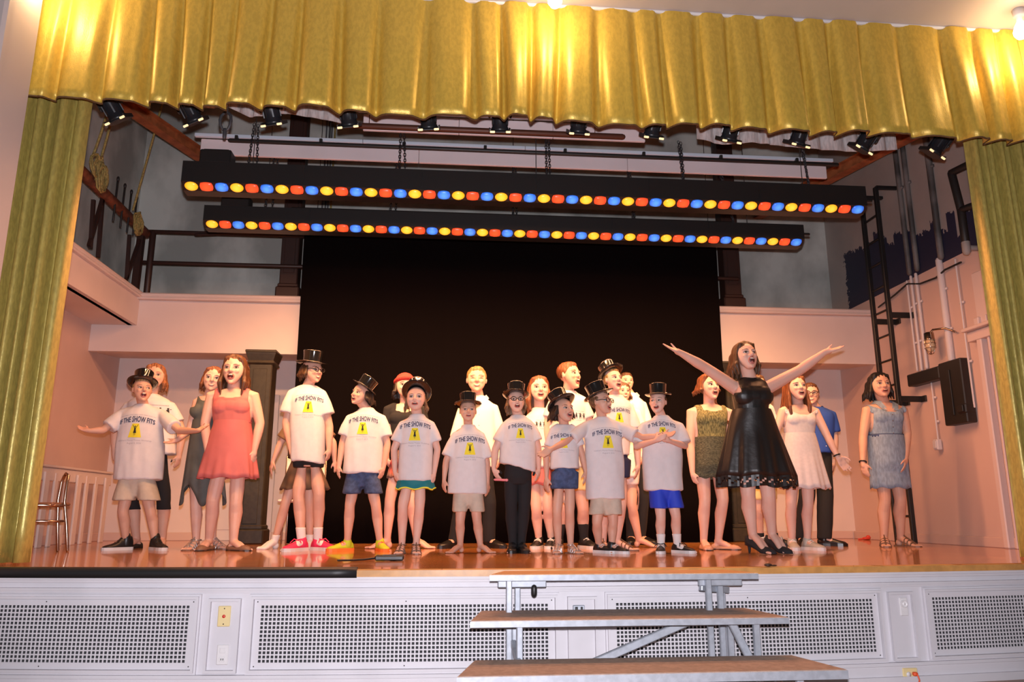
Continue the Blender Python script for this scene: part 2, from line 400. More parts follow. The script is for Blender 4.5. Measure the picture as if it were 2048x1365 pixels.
# ---------------------------------------------------------------- strip lights
LY = mat('lens_yellow', (.9, .5, .02), .3, emit=(1, .36, .01), estr=1.0)
LR = mat('lens_red', (.8, .06, .02), .3, emit=(1, .075, .02), estr=.8)
LB = mat('lens_blue', (.05, .2, .8), .3, emit=(.02, .13, .70), estr=.8)
HOT = mat('lens_glow', (1, .7, .2), .3, emit=(1, .82, .35), estr=1.5)
for m_, c2 in ((LY, (1, .68, .10)), (LR, (1, .16, .04)), (LB, (.16, .55, 1))):
    nt = m_.node_tree; bs = nt.nodes['Principled BSDF']; tc = nt.nodes.new('ShaderNodeTexCoord'); vm = nt.nodes.new('ShaderNodeVectorMath'); vm.operation = 'LENGTH'
    rp = nt.nodes.new('ShaderNodeValToRGB'); rp.color_ramp.elements[0].position = .008; rp.color_ramp.elements[0].color = (*c2, 1); rp.color_ramp.elements[1].position = .05; rp.color_ramp.elements[1].color = bs.inputs['Emission Color'].default_value
    nt.links.new(tc.outputs['Object'], vm.inputs[0]); nt.links.new(vm.outputs['Value'], rp.inputs[0]); nt.links.new(rp.outputs[0], bs.inputs['Emission Color'])
def lens_mesh(rx, rz, sq):
    mb = MB(); rings = []
    for r, d in ((1.0, .0), (.93, .007), (.7, .014), (.35, .019)):
        ring = []
        for k in range(16):
            a = 2*pi*k/16; c, s_ = cos(a), sin(a); q = 1/max(abs(c), abs(s_))
            f = (1-sq)+sq*min(q, 1.35)
            ring.append(Vector((rx*r*c*f, -d, rz*r*s_*f)))
        rings.append(ring)
    mb.loft(rings, True, True); me = mb.mesh('lens'); me.polygons.foreach_set('use_smooth', [True]*len(me.polygons)); return me
lm = []
for m, sq in ((LY, 0), (LR, .45), (LB, .3)):
    me = lens_mesh(.060, .046, sq); me.materials.append(m); lm.append(me)
CHAIN = mat('chain_iron', (.05, .05, .055), .45, .6)
def chain(p, q, parent, r=.011):
    p, q = Vector(p), Vector(q); d = q-p; L = d.length; d.normalize(); n = max(3, int(L/.026)); mb = MB()
    a0 = d.cross(Vector((0, 1, 0))).normalized(); b0 = d.cross(a0)
    for i in range(n):
        c = p+d*(L*(i+.5)/n); s_ = a0 if i % 2 else b0; ring = []
        pts = [c+d*(cos(a)*.019)+s_*(sin(a)*r) for a in [2*pi*k/7 for k in range(8)]]
        mb.tube(pts, .0035, 4, False)
    return mb.build('chain', CHAIN, parent)
def strip_light(x0, x1, Y, zt, zb, label, npx, jbox, chains, up):
    root = thing('strip_light', label, 'light', ((x0+x1)/2, Y, zb), 'strip lights over the stage')
    D = .20; sec = [(Y, zt), (Y-.0, zb+.058), (Y+.075, zb), (Y+D, zb), (Y+D, zt)]
    mb = MB(); mb.loft([[Vector((x0, y, z)) for y, z in sec], [Vector((x1, y, z)) for y, z in sec]])
    for i in range(1, 6):
        x = x0+(x1-x0)*i/6; mb.box((x, Y-.002, (zt+zb)/2+.04), (.012, .006, zt-zb-.09))
    mb.build('housing', BLACK, root)
    # sloping lens face and its rims
    n = 48; pit = (x1-x0-.03)/n
    ang = math.atan2(.075, .058)
    M = Matrix.Rotation(ang, 4, 'X')
    for i in range(n):
        x = x0+.015+pit*(i+.5); c = Vector((x, Y+.0365, zb+.028))
        o = bpy.data.objects.new('lens', lm[i % 3]); COL.objects.link(o); o.parent = root
        o.location = c-ORG[root.name]; o.rotation_euler = (ang, 0, 0)
        if i < 3: o['label'] = ['glowing yellow lens', 'glowing red lens', 'glowing blue lens'][i]
    if jbox:
        mb = MB(); mb.box(((jbox[0]+jbox[1])/2, Y+.08, zt+.06), (jbox[1]-jbox[0], .16, .13), None, .01)
        mb.box(((jbox[0]+jbox[1])/2, Y+.08, zt+.128), (jbox[1]-jbox[0]-.06, .12, .012)); mb.build('junction_box', BLACK, root)
    for cx, dx in chains:
        chain((cx, Y+.03, zt-.06), (cx+dx, Y+.06, up), root); chain((cx+.05, Y+.15, zt), (cx+dx+.03, Y+.08, up), root)
    mb = MB()
    mb.tube([(x1-.02, Y+.1, zb+.15), (x1+.10, Y+.1, zb+.15)], .016, 8); mb.build('end_pipe', DARKMETAL, root, True)
    for x in (x0+.6, (x0+x1)/2, x1-.6):
        mb = MB(); mb.tube([(x, Y+.08, zt-.01), (x, Y+.08, 6.34)], .004, 5); mb.build('hanging_cable', DARKMETAL, root, True)
    return root
s1 = strip_light(-2.42, 4.07, 1.7, 3.47, 3.21, 'nearer and higher black strip light with a row of coloured lenses', 48, (-2.28, -2.0), [(-1.85, .02), (-.47, .0), (.92, .0), (2.25, -.02), (3.52, -.04)], 3.9)
s2 = strip_light(-2.49, 3.86, 2.6, 3.41, 3.19, 'farther and lower black strip light with a row of coloured lenses', 48, (-2.33, -2.05), [(-1.9, .06), (-.62, .06), (.68, .0), (1.98, -.04), (3.1, -.12)], 4.0)

# ---------------------------------------------------------------- white-painted battens and pipes behind the strip lights
PINKW = mat('pale_batten_paint', (.74, .62, .62), .5, nz=.05, scale=2)
BLUEW = mat('pale_blue_rail', (.62, .66, .74), .5)
def batten(pl, pr, Y, label, h1, h2, pipe):
    a, b_ = onY(*pl, Y), onY(*pr, Y); z = (a.z+b_.z)/2
    root = thing('batten', label, 'batten', ((a.x+b_.x)/2, Y, z), 'pale battens over the stage')
    L = b_.x-a.x; cx = (a.x+b_.x)/2
    mb = MB()
    n = 4
    for i in range(n): mb.box((a.x+L*(i+.5)/n, Y, z-h1/2), (L/n-.004, .04, h1), None, .004)
    mb.build('top_rail', BLUEW, root)
    mb = MB()
    for i in range(3): mb.box((a.x+.05+L*(i+.5)/3.05, Y+.05, z-h1-h2/2), (L/3.05-.003, .03, h2), None, .004)
    mb.build('board', PINKW, root)
    for q in (.2, .8):
        mb = MB(); mb.tube([(a.x+L*q, Y, z-.01), (a.x+L*q, Y, 6.34)], .004, 5); mb.build('hanging_cable', DARKMETAL, root, True)
    if pipe:
        mb = MB(); mb.tube([(a.x+pipe[0], Y-.04, z-h1-.045), (b_.x+pipe[1], Y-.04, z-h1-.045)], .021, 10); mb.build('pipe', DARKMETAL, root, True)
        mb = MB()
        for i in range(8):
            x = a.x+L*(i+.5)/8; mb.box((x, Y-.02, z-h1-.01), (.03, .05, .05), None, .004)
        mb.build('clamp', DARKMETAL, root)
batten((390, 268), (1665, 318), 2.15, 'long pale batten with black pipe just above the higher strip light', .035, .165, (.35, .02))
batten((716, 205), (1290, 240), 1.5, 'short pale batten seen between spotlights under the gold valance', .07, .16, None)
mb = MB(); a, b_ = onY(680, 250, 1.48), onY(1245, 274, 1.48); mb.tube([a, b_], .028, 10)
for q in (.1, .9): p = a.lerp(b_, q); mb.tube([p, (p.x, p.y, 6.34)], .004, 5)
o = mb.build('pipe', mat('rusty_pipe', (.10, .035, .02), .5, .3), None, True); o['label'] = 'rusty brown pipe under the short pale batten'; o['category'] = 'pipe'

# ---------------------------------------------------------------- spotlights on the pipe behind the valance
SPOT = [(230, 222), (385, 226), (545, 229), (697, 233), (857, 238), (1000, 243), (1157, 247), (1305, 255), (1460, 263), (1597, 271), (1728, 282), (1872, 291)]
CAN = mat('spotlight_black', (.014, .016, .02), .35); CLIPM = mat('gel_clip_painted_glint', (.9, .75, .45), .4, emit=(1, .72, .35), estr=.9)  # clip emission paints in the flash glinting off the metal; clips are no lamps
proto = thing('spotlight', '', 'spotlight', (0, 0, 0), 'spotlights hanging behind the gold valance', True)
mb = MB(); mb.lathe([(.015, .19), (.045, .185), (.062, .15), (.066, .08), (.066, -.03), (.072, -.035), (.072, -.06)], 16); mb.build('can', CAN, proto, True)
mb = MB()
for k in range(8): a = pi/8+k*pi/4; mb.box((.066*cos(a), .066*sin(a), .06), (.012, .012, .13), Matrix.Rotation(a, 3, 'Z'))
mb.build('cooling_fin', CAN, proto)
mb = MB(); mb.box((0, 0, -.066), (.17, .17, .012), None, .003); mb.box((-.085, 0, -.055), (.01, .17, .03)); mb.box((.085, 0, -.055), (.01, .17, .03)); mb.build('gel_frame', DARKMETAL, proto)
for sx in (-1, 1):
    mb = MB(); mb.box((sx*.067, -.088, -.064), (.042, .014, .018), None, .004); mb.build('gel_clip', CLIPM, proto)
mb = MB()
for sx in (-1, 1): mb.bar((sx*.085, 0, .06), (sx*.085, 0, .30), .006, .03, (1, 0, 0)); mb.ell((sx*.09, 0, .06), (.012, .02, .02))
mb.bar((-.088, 0, .30), (.088, 0, .30), .03, .006); mb.tube([(0, 0, .30), (0, 0, .37)], .012); mb.build('yoke', DARKMETAL, proto)
ordn = ['leftmost', 'second', 'third', 'fourth', 'fifth', 'sixth', 'seventh', 'eighth', 'ninth', 'tenth', 'eleventh', 'rightmost']
for i, (x, y) in enumerate(SPOT):
    p = onY(x, y+4, .95); tx = (.8-p.x)*.10
    r = proto if i == 0 else dup(proto, p)
    r.location = p; r.rotation_euler = (radians(32), radians(-tx*60*.5 if 1 < i < 10 else (-22 if i < 2 else 24)), radians(-tx*40))
    r['label'] = 'black spotlight can under the gold valance, ' + (ordn[i]+' of twelve' if i in (0, 11) else ordn[i]+' from the left')
mb = MB(); mb.tube([(-3.0, .97, 3.70), (4.9, .97, 3.70)], .024, 10)
for q in (-2.6, .8, 4.4): mb.tube([(q, .97, 3.7), (q, .97, 6.34)], .005, 5)
o = mb.build('pipe', DARKMETAL, None, True); o['label'] = 'dark pipe carrying the spotlights, hidden behind the gold valance'; o['category'] = 'pipe'
# cable loop
mb = MB(); pts = []
c = onY(452, 238, 1.1)
for k in range(13): a = 2*pi*k/12; pts.append(c+Vector((.045*sin(a), .01*cos(a*2), .085*cos(a)-.02)))
mb.tube(pts, .013, 6); mb.tube([c+Vector((.0, 0, .06)), c+Vector((-.02, 0, .5)), (c.x-.02, c.y, 6.34)], .013, 6); mb.tube([c+Vector((0, 0, -.1)), c+Vector((0, 0, -.17))], .016, 6)
o = mb.build('cable_loop', mat('grey_cable', (.05, .05, .055), .5), None, True); o['label'] = 'grey cable loop hanging between the second and third spotlights'; o['category'] = 'cable'

# ---------------------------------------------------------------- soffit bulbs
BG = mat('lit_bulb', (1, .9, .7), .3, emit=(1, .78, .45), estr=30)
bl = ['lit round bulb under the soffit right of the left jamb', 'lit round bulb hanging before the middle of the gold valance', 'lit round bulb before the right end of the gold valance']
for i, (x, y, z) in enumerate(BULBS):
    t = thing('ceiling_bulb', bl[i], 'lamp', (x, y, 4.255), 'soffit bulbs')
    z0 = z
    mb = MB(); M = Matrix.Translation((x, y, z0)); mb.lathe([(.012, -.058), (.035, -.05), (.053, -.02), (.055, .01), (.042, .05), (.02, .09)], 16, M); mb.build('bulb', BG, t, True)
    mb = MB(); mb.lathe([(.022, .085), (.022, .13), (.04, .135), (.045, 4.255-z0)], 12, M); mb.build('socket', WHITE, t, True)

# ---------------------------------------------------------------- beams, pin rail, ropes, railings
ORG_ = mat('red_oxide_steel', (.42, .13, .045), .55, nz=.35, scale=9)
def ibeam(p, q, w, h, label):
    p, q = Vector(p), Vector(q); mb = MB()
    mb.bar(p+Z3*h/2, q+Z3*h/2, w, .014); mb.bar(p-Z3*h/2, q-Z3*h/2, w, .014); mb.bar(p, q, .016, h)
    d = (q-p).normalized(); sd = d.cross(Z3)
    o = mb.build('steel_beam', ORG_); o['label'] = label; o['category'] = 'beam'; o['group'] = 'red steel beams'
A = onZ(240, 200, 4.75); B_ = onZ(395, 306, 4.75); d = (B_-A); ibeam(A-d*.1, B_+d*.3, .13, .13, 'orange-red steel beam crossing above the left gallery')
A = onZ(1800, 278, 4.6); B_ = onZ(1500, 437, 4.6); d = (B_-A); ibeam(A-d*.1, B_+d*.0, .13, .13, 'orange-red steel beam running in behind the right end of the strip lights')
DKBR = mat('dark_brown_paint', (.035, .014, .010), .5)
gr = thing('pin_rail', 'rusty round pin rail with rope cleats on the left gallery', 'railing', (-3.7, 3.4, 2.93))
mb = MB(); mb.tube([(-3.7, 2.3, 3.70), (-3.7, 4.26, 3.68)], .062, 12); mb.build('rail', mat('rust_rail', (.22, .06, .025), .6, nz=.5, scale=14), gr, True)
for px, py, qx, qy in ((187, 400, 181, 497), (208, 388, 178, 492), (205, 400, 196, 515), (259, 470, 253, 558), (279, 480, 252, 560), (283, 470, 270, 578)):
    a = onX(px, py, -3.72); b_ = onX(qx, qy, -3.72); mb = MB(); mb.bar(a, b_, .035 if px < 283 else .075, .035 if px < 283 else .075, (1, 0, 0)); mb.build('post', DKBR, gr)
for px, py, h in ((233, 385, .33), (247, 398, .33), (260, 410, .33), (271, 422, .30)):
    c = onX(px, py, -3.66); mb = MB(); mb.tube([c+Z3*.16, c-Z3*h], .011, 6); mb.ell(c+Z3*.16, (.016, .016, .03)); mb.build('belaying_pin', DARKMETAL, gr, True)
ROPE = mat('straw_rope', (.42, .30, .09), .8, nz=.4, scale=60)
def rope(p, q, label, coil=None, r=.013):
    t = thing('rope', label, 'rope', q, 'ropes tied off on the left gallery')
    mb = MB(); d = Vector(q)-Vector(p); mb.tube([Vector(p), Vector(p)+d*.5+Vector((.006, 0, 0)), q], r, 7); mb.build('line', ROPE, t, True)
    mb = MB(); c = Vector(q)+Vector(coil or (0, 0, -.1)); random.seed(int(abs(q[1])*1000))
    for j in range(7):
        pts = []; ax = random.uniform(.05, .09); az = random.uniform(.09, .16); oy = random.uniform(-.05, .05)
        for k in range(13):
            a = 2*pi*k/12; pts.append(c+Vector((.075+.015*sin(a*2+j), oy+ax*sin(a)+.01*j-.03, az*cos(a)-.05)))
        mb.tube(pts, .011, 6)
    mb.build('coil', ROPE, t, True)
def ropes_at(px, py, qx, qy, X, l, coil=None):
    q = onX(qx, qy, X); p = onY(px, py, q.y); p = p+(p-q)*.35; rope(p, q, l, coil)
ropes_at(208, 245, 183, 320, -3.66, 'straw rope tied off nearest the left gold curtain', (0, 0, -.04))
ropes_at(220, 248, 197, 335, -3.64, 'straw rope with a thick coil, second from the left gold curtain', (0, -.05, -.09))
ropes_at(320, 222, 266, 420, -3.62, 'long straw rope tied off at the far end of the pin rail', (0, 0, -.12))
br_ = thing('balcony_railing', 'dark pipe railing along the back balcony, left of the backdrop', 'railing', (-2.7, 4.28, 2.92), 'balcony railings')
mb = MB(); a = onY(282, 463, 4.28); b_ = onY(640, 466, 4.28); mb.tube([a, (b_.x, 4.28, a.z)], .026, 8); mb.tube([onY(392, 470, 4.26), onY(560, 464, 4.26)], .02, 8); mb.build('top_rail', DKBR, br_, True)
mb = MB(); a = onY(278, 525, 4.28); mb.tube([a, (-1.5, 4.28, a.z)], .026, 8); mb.build('middle_rail', DKBR, br_, True)
mb = MB(); mb.tube([(-3.62, 4.28, 2.9), (-3.62, 4.28, 3.7)], .04, 8); mb.build('post', DKBR, br_, True)
br_ = thing('balcony_railing', 'dark pipe railing stub on the balcony, right of the backdrop', 'railing', (3.5, 4.28, 2.92), 'balcony railings')
for y_ in (490, 556): mb = MB(); a = onY(1425, y_, 4.28); b_ = onY(1475, y_+2, 4.28); mb.tube([a-Vector((.4, 0, 0)), b_], .026, 8); mb.build('rail', DKBR, br_, True)

# ---------------------------------------------------------------- columns
COLM = mat('dark_column_paint', (.030, .024, .016), .45, nz=.3, scale=20)
def column(x, Y, z0, z1, w, label, cap, m):
    t = thing('column', label, 'column', (x, Y, z0), 'dark square columns')
    mb = MB(); mb.box((x, Y, (z0+z1)/2), (w, w, z1-z0), None, .012)
    mb.box((x, Y-w/2-.004, (z0+z1)/2), (w*.6, .01, (z1-z0)*.8), None, .004); mb.build('shaft', m, t)
    mb = MB(); mb.box((x, Y, z0+.08), (w+.07, w+.07, .16), None, .015); mb.box((x, Y, z0+.18), (w+.03, w+.03, .05), None, .012); mb.build('base', m, t)
    if cap:
        mb = MB(); mb.box((x, Y, z1-.015), (w+.09, w+.09, .03), None, .006)
        mb.loft([[Vector((x+a*q, Y+b_*q, z)) for a, b_ in ((-1, -1), (1, -1), (1, 1), (-1, 1))] for q, z in ((w/2, z1-.17), (w/2+.025, z1-.15), (w/2+.012, z1-.12), (w/2+.035, z1-.05), (w/2+.04, z1-.03))]); mb.build('capital', m, t)
column(-2.12, 4.02, 0, 2.17, .26, 'dark square column left of the backdrop, standing on the stage', True, COLM)
column(3.56, 4.22, 0, 2.17, .24, 'dark square column behind the woman in the black dress', True, COLM)
column(-1.97, 4.45, 2.91, 6.3, .22, 'dark brown square column on the balcony, left of the backdrop', False, DKBR)
column(3.72, 4.45, 2.91, 6.3, .22, 'dark brown square column on the balcony, right of the backdrop', False, DKBR)
# thin conduits on the upper back wall
t = thing('conduit_bundle', 'bundle of thin upright pipes on the upper back wall beside the left balcony column', 'pipes', (-1.35, YB-.03, 2.9))
for i, x in enumerate((651, 657, 662)):
    p = onY(x, 300, YB-.03); mb = MB(); mb.tube([(p.x, YB-.03, 2.95), (p.x, YB-.03, 6)], .012, 6); mb.build('conduit', mat('grey_conduit', (.12, .12, .13), .5), t, True)
p = onY(668, 300, YB-.03); mb = MB(); mb.tube([(p.x, YB-.03, 2.95), (p.x, YB-.03, 6)], .014, 6); mb.build('conduit', ROPE, t, True, label='straw-coloured pipe')

# ---------------------------------------------------------------- ladder and fittings on the right wall
XLAD = 5.22
t = thing('ladder', 'black iron wall ladder rising behind the woman in the denim dress', 'ladder', (XLAD, 3.5, 0))
lad = []
for (bx, by), (tx, ty) in (((1795, 1080), (1736, 385)), ((1829, 1083), (1763, 366))):
    a = onX(bx, by, XLAD); b_ = onX(tx, ty, XLAD); a.z = 0; b_.y = a.y; lad.append((a, b_))
for a, b_ in lad:
    mb = MB(); mb.bar(a, b_, .05, .05, (1, 0, 0), .006); mb.build('rail', BLACK, t)
    mb = MB(); mb.bar(b_, b_+Vector((XR-XLAD, 0, .0)), .05, .04, Z3, .006); mb.build('bracket', BLACK, t)
    for z in (2.62, 1.62):
        mb = MB(); mb.bar((a.x, a.y-.02, z), (XR-.005, a.y-.02, z), .012, .07, Z3, .003); mb.box((XR-.01, a.y-.05, z), (.02, .1, .07), None, .003); mb.build('bracket', BLACK, t)
z = .3
while z < lad[0][1].z-.1:
    mb = MB(); mb.tube([(XLAD, lad[0][0].y, z), (XLAD, lad[1][0].y, z)], .013, 8); mb.build('rung', BLACK, t, True); z += .30
XW = XR-.03
PIPEW = mat('white_conduit', (.66, .58, .57), .5)
def wallpipe(top, bot, r, label, ext=0, X=XW):
    a, b_ = onX(*top, X), onX(*bot, X); y = (a.y+b_.y)/2
    mb = MB(); mb.tube([(X, y, a.z+ext), (X, y, b_.z)], r, 10)
    for q in (.3, .7): mb.box((X+.012, y, b_.z+(a.z-b_.z)*q), (.014, r*2+.05, .025), None, .003)
    o = mb.build('conduit', PIPEW, None, True); o['label'] = label; o['category'] = 'pipe'; o['group'] = 'white conduits on the right wall'
wallpipe((1816, 562), (1832, 742), .012, 'thin white conduit nearest the ladder')
wallpipe((1823, 553), (1842, 740), .016, 'thin white conduit, middle of the three beside the ladder')
wallpipe((1833, 548), (1852, 736), .018, 'thin white conduit nearest the caged lamp')
wallpipe((1880, 520), (1900, 720), .036, 'thick white pipe above the black steel bracket')
wallpipe((1913, 518), (1946, 815), .010, 'long thin white conduit down to the small black box')
wallpipe((1863, 760), (1875, 880), .009, 'thin white conduit down to the small white socket')
p = onX(1877, 890, XW); mb = MB(); mb.box((XW-.01, p.y, p.z), (.06, .08, .12), None, .01); mb.box((XW-.045, p.y, p.z), (.012, .055, .085), None, .004)
o = mb.build('wall_socket', PIPEW); o['label'] = 'small white socket box on the right wall'; o['category'] = 'socket'
# black L-shaped bracket
t = thing('steel_bracket', 'large black L-shaped steel box bracket on the right wall', 'bracket', onX(1905, 780, XR-.1))
X_ = XR-.04
def wb(m_, pts, x0, x1):
    m_.loft([[Vector((x0, p.y, p.z)) for p in pts], [Vector((x1, p.y, p.z)) for p in pts]])
a, b_, c, d = (onX(*q, X_-.08) for q in ((1874, 727), (1917, 718), (1938, 845), (1891, 852)))
ym, yM = (b_.y+c.y)/2, (a.y+d.y)/2; zt, zb_ = (a.z+b_.z)/2, (c.z+d.z)/2
mb = MB(); mb.box(((X_-.08+XR)/2-.003, (ym+yM)/2, (zt+zb_)/2), (XR-X_+.074, yM-ym, zt-zb_), None, .01)
mb.box((X_-.085, (ym+yM)/2+.02, (zt+zb_)/2), (.012, .04, (zt-zb_)*.72), None, .004); mb.build('upright', BLACK, t)
a = onX(1813, 752, X_-.08); e_ = onX(1815, 770, X_-.08)
mb = MB(); mb.box(((X_-.08+XR)/2-.003, (yM+a.y)/2, zt-.09), (XR-X_+.074, a.y-yM+.002, .14), None, .01); mb.build('arm', BLACK, t)
p = onX(1941, 818, XW); mb = MB(); mb.box((XW-.04, p.y, p.z), (.12, .13, .10), None, .012); mb.box((XW-.11, p.y, p.z), (.02, .09, .07), None, .005); mb.tube([(XW-.06, p.y, p.z), (XW-.06, p.y+.25, p.z)], .022, 8)
o = mb.build('junction_box', BLACK, None); o['label'] = 'small black junction box beside the black steel bracket'; o['category'] = 'box'
# caged lamp
p = onX(1858, 672, XW-.12); t = thing('caged_lamp', 'caged work lamp on a curved arm on the right wall', 'lamp', p)
mb = MB(); mb.tube([(XW, p.y-.28, p.z-.02), (XW-.06, p.y-.2, p.z+.04), (XW-.12, p.y-.08, p.z+.05), (p.x, p.y, p.z+.02)], .011, 8); mb.build('arm', CHROME, t, True)
M = Matrix.Translation(p); mb = MB(); mb.lathe([(.03, .04), (.05, .03), (.055, -.04), (.06, -.05)], 14, M); mb.build('cap', CHROME, t, True)
mb = MB(); mb.lathe([(.045, -.05), (.048, -.12), (.035, -.17), (.012, -.185)], 14, M); mb.build('globe', mat('frosted_amber_glass', (.7, .5, .3), .2, coat=.5), t, True)
mb = MB()
for k in range(6):
    a = k*pi/3; mb.tube([p+Vector((.058*cos(a), .058*sin(a), -.05)), p+Vector((.06*cos(a), .06*sin(a), -.13)), p+Vector((.03*cos(a), .03*sin(a), -.2)), p+Vector((0, 0, -.21))], .004, 5)
for z_, r_ in ((-.09, .06), (-.14, .057)): mb.tube([p+Vector((r_*cos(2*pi*k/12), r_*sin(2*pi*k/12), z_)) for k in range(13)], .004, 5, False)
mb.build('cage', CHROME, t, True)
# sagging black cable along the paint line
mb = MB(); pts = [onX(x, y, XW-.01) for x, y in ((1757, 615), (1790, 590), (1815, 568), (1840, 568), (1872, 556), (1890, 540), (1922, 525))]
mb.tube(pts, .011, 6); o = mb.build('cable', BLACK, None, True); o['label'] = 'black cable sagging along the paint line of the right wall'; o['category'] = 'cable'
# iron guard on the right wall above
t = thing('iron_guard', 'dark iron pipe guard high on the right wall beside the gold curtain', 'railing', onX(1925, 480, 5.3))
pts = [onX(x, y, 5.3) for x, y in ((1960, 318), (1903, 346), (1922, 420), (1931, 485))]
for i in range(3): mb = MB(); mb.tube([pts[i], pts[i+1]], .04, 8); mb.build('pipe', DARKMETAL, t, True)
mb = MB(); mb.tube([pts[2], onX(1965, 404, 5.3)], .036, 8); mb.build('pipe', DARKMETAL, t, True)
mb = MB(); c = pts[3]; mb.tube([c, c-Z3*.10], .042, 8); mb.tube([(c.x, c.y, c.z-.06), (XR-.034, c.y, c.z-.06)], .03, 8); mb.build('foot', mat('worn_white_paint', (.30, .27, .25), .6), t, True)
# tall dark pipes in the painted zone
for i, (x, r_, l) in enumerate(((1806, .03, 'left of a pair of tall pipes rising above the white conduits'), (1822, .03, 'right of a pair of tall pipes rising above the white conduits'), (1872, .035, 'single tall dark pipe rising above the thick white pipe'))):
    p = onX(x, 450, XW-.01); mb = MB(); mb.tube([(XW-.0, p.y, 3.12), (XW-.0, p.y, 6.2)], r_, 8)
    mb.box((XW+.01, p.y, 4.2), (.03, .1, .03)); o = mb.build('riser_pipe', mat('mottled_pipe', (.16, .14, .13), .6, nz=.7, scale=2), None, True); o['label'] = l; o['category'] = 'pipe'; o['group'] = 'tall pipes on the right wall'
# door frame by the right curtain and its small canopy
mb = MB(); yd = [onX(1963, 700, XW).y, onX(2010, 1085, XW).y]
mb.box((XW-.02, yd[0]-.05, 1.15), (.08, .07, 2.3), None, .01); mb.box((XW-.02, yd[0]-.17, 1.15), (.05, .03, 2.3), None, .006); S('door_1', mb, mat('pale_pink_trim', (.66, .52, .48), .5))
p = onX(1952, 665, XW); mb = MB(); mb.box((XW-.05, p.y-.3, p.z+.02), (.16, .7, .035), None, .006); mb.box((XW-.02, p.y-.3, p.z-.05), (.1, .7, .10), None, .006); mb.box((XW+.0, p.y-.38, p.z+.32), (.05, .62, .58), None, .008)
S('trim_24', mb, mat('pale_pink_trim', (.66, .52, .48), .5))

# ---------------------------------------------------------------- white slatted bench and bentwood chair at left
SL = mat('white_slat_paint', (.68, .58, .54), .5)
t = thing('slatted_barrier', 'white slatted wooden barrier against the left wall behind the bentwood chair', 'barrier', (-4.0, 3.4, 0))
X1 = -3.98
a = onX(112, 965, X1); b_ = onX(250, 985, X1); zt = .80
ya, ye = 1.9, 4.75
mb = MB(); mb.bar((X1, ya, zt), (X1, ye, zt), .05, .025, Z3, .006); mb.bar((X1-.01, ya, zt-.08), (X1-.01, ye, zt-.08), .03, .13, Z3, .006); mb.build('top_board', SL, t)
y = ya+.1; i = 0
random.seed(4)
while y < ye:
    mb = MB(); w = .10 if i % 3 == 2 else .07
    mb.box((X1+(.02 if i % 3 == 2 else 0), y, .37), (.025, w, .74), None, .005); mb.build('slat', SL, t); y += .235; i += 1
t = thing('bentwood_chair', 'bare metal bow-backed chair frame beside the left gold curtain', 'chair', (-3.3, 2.35, 0))
Yc = 2.35
mb = MB(); P_ = [onY(x, y, Yc) for x, y in ((115, 1088), (113, 1040), (114, 1000), (121, 965), (127, 952), (132, 948), (137, 952), (136, 965), (131, 1005), (135, 1050), (139, 1087))]
P_[0].z = .01; P_[-1].z = .01; P_ = [Vector((q.x, q.y+(.02 if k < 5 else -.02 if k > 6 else 0), q.z)) for k, q in enumerate(P_)]
mb.tube(P_, .014, 8); mb.build('back_frame', CHROME, t, True)
for py_, r_ in ((1012, .014), (1043, .010)):
    mb = MB(); q = onY(132, py_, Yc); mb.tube([(q.x, Yc-.05, q.z), (q.x-.08, Yc+.12, q.z), (q.x-.42, Yc+.14, q.z), (q.x-.44, Yc-.2, q.z), (q.x-.05, Yc-.22, q.z), (q.x, Yc-.05, q.z)], r_, 8); mb.build('seat_ring' if py_ == 1012 else 'foot_ring', CHROME, t, True)
q = onY(132, 1012, Yc); mb = MB(); mb.box((q.x-.23, Yc-.03, q.z+.012), (.42, .34, .03), None, .012); mb.build('seat', mat('chair_seat_vinyl', (.25, .12, .07), .5), t)
for dx, dy in ((-.42, .14), (-.42, -.2)): mb = MB(); mb.tube([(q.x+dx, Yc+dy, q.z), (q.x+dx-.03, Yc+dy, .01)], .013, 8); mb.build('leg', CHROME, t, True)
# second chair, mostly hidden beside the column
g = onZ(566, 1086, 0); Yc = 3.75
t = thing('folding_chair', 'pale folding chair standing by the dark column behind the girl in plaid', 'chair', (onY(566, 1080, Yc).x, Yc, 0))
x_ = onY(566, 1080, Yc).x
for dx in (-.02, .03):
    mb = MB(); mb.tube([(x_+dx, Yc, .01), (x_+dx, Yc+.05, .95)], .010, 8); mb.build('leg', CHROME, t, True)
for dx in (.36, .41):
    mb = MB(); mb.tube([(x_+dx, Yc, .01), (x_+dx, Yc+.05, .95)], .010, 8); mb.build('leg', CHROME, t, True)
mb = MB(); mb.box((x_+.19, Yc-.15, .46), (.42, .38, .03), None, .012); mb.build('seat', SL, t)
mb = MB(); mb.box((x_+.19, Yc+.04, .82), (.42, .025, .22), None, .01); mb.build('backrest', SL, t)

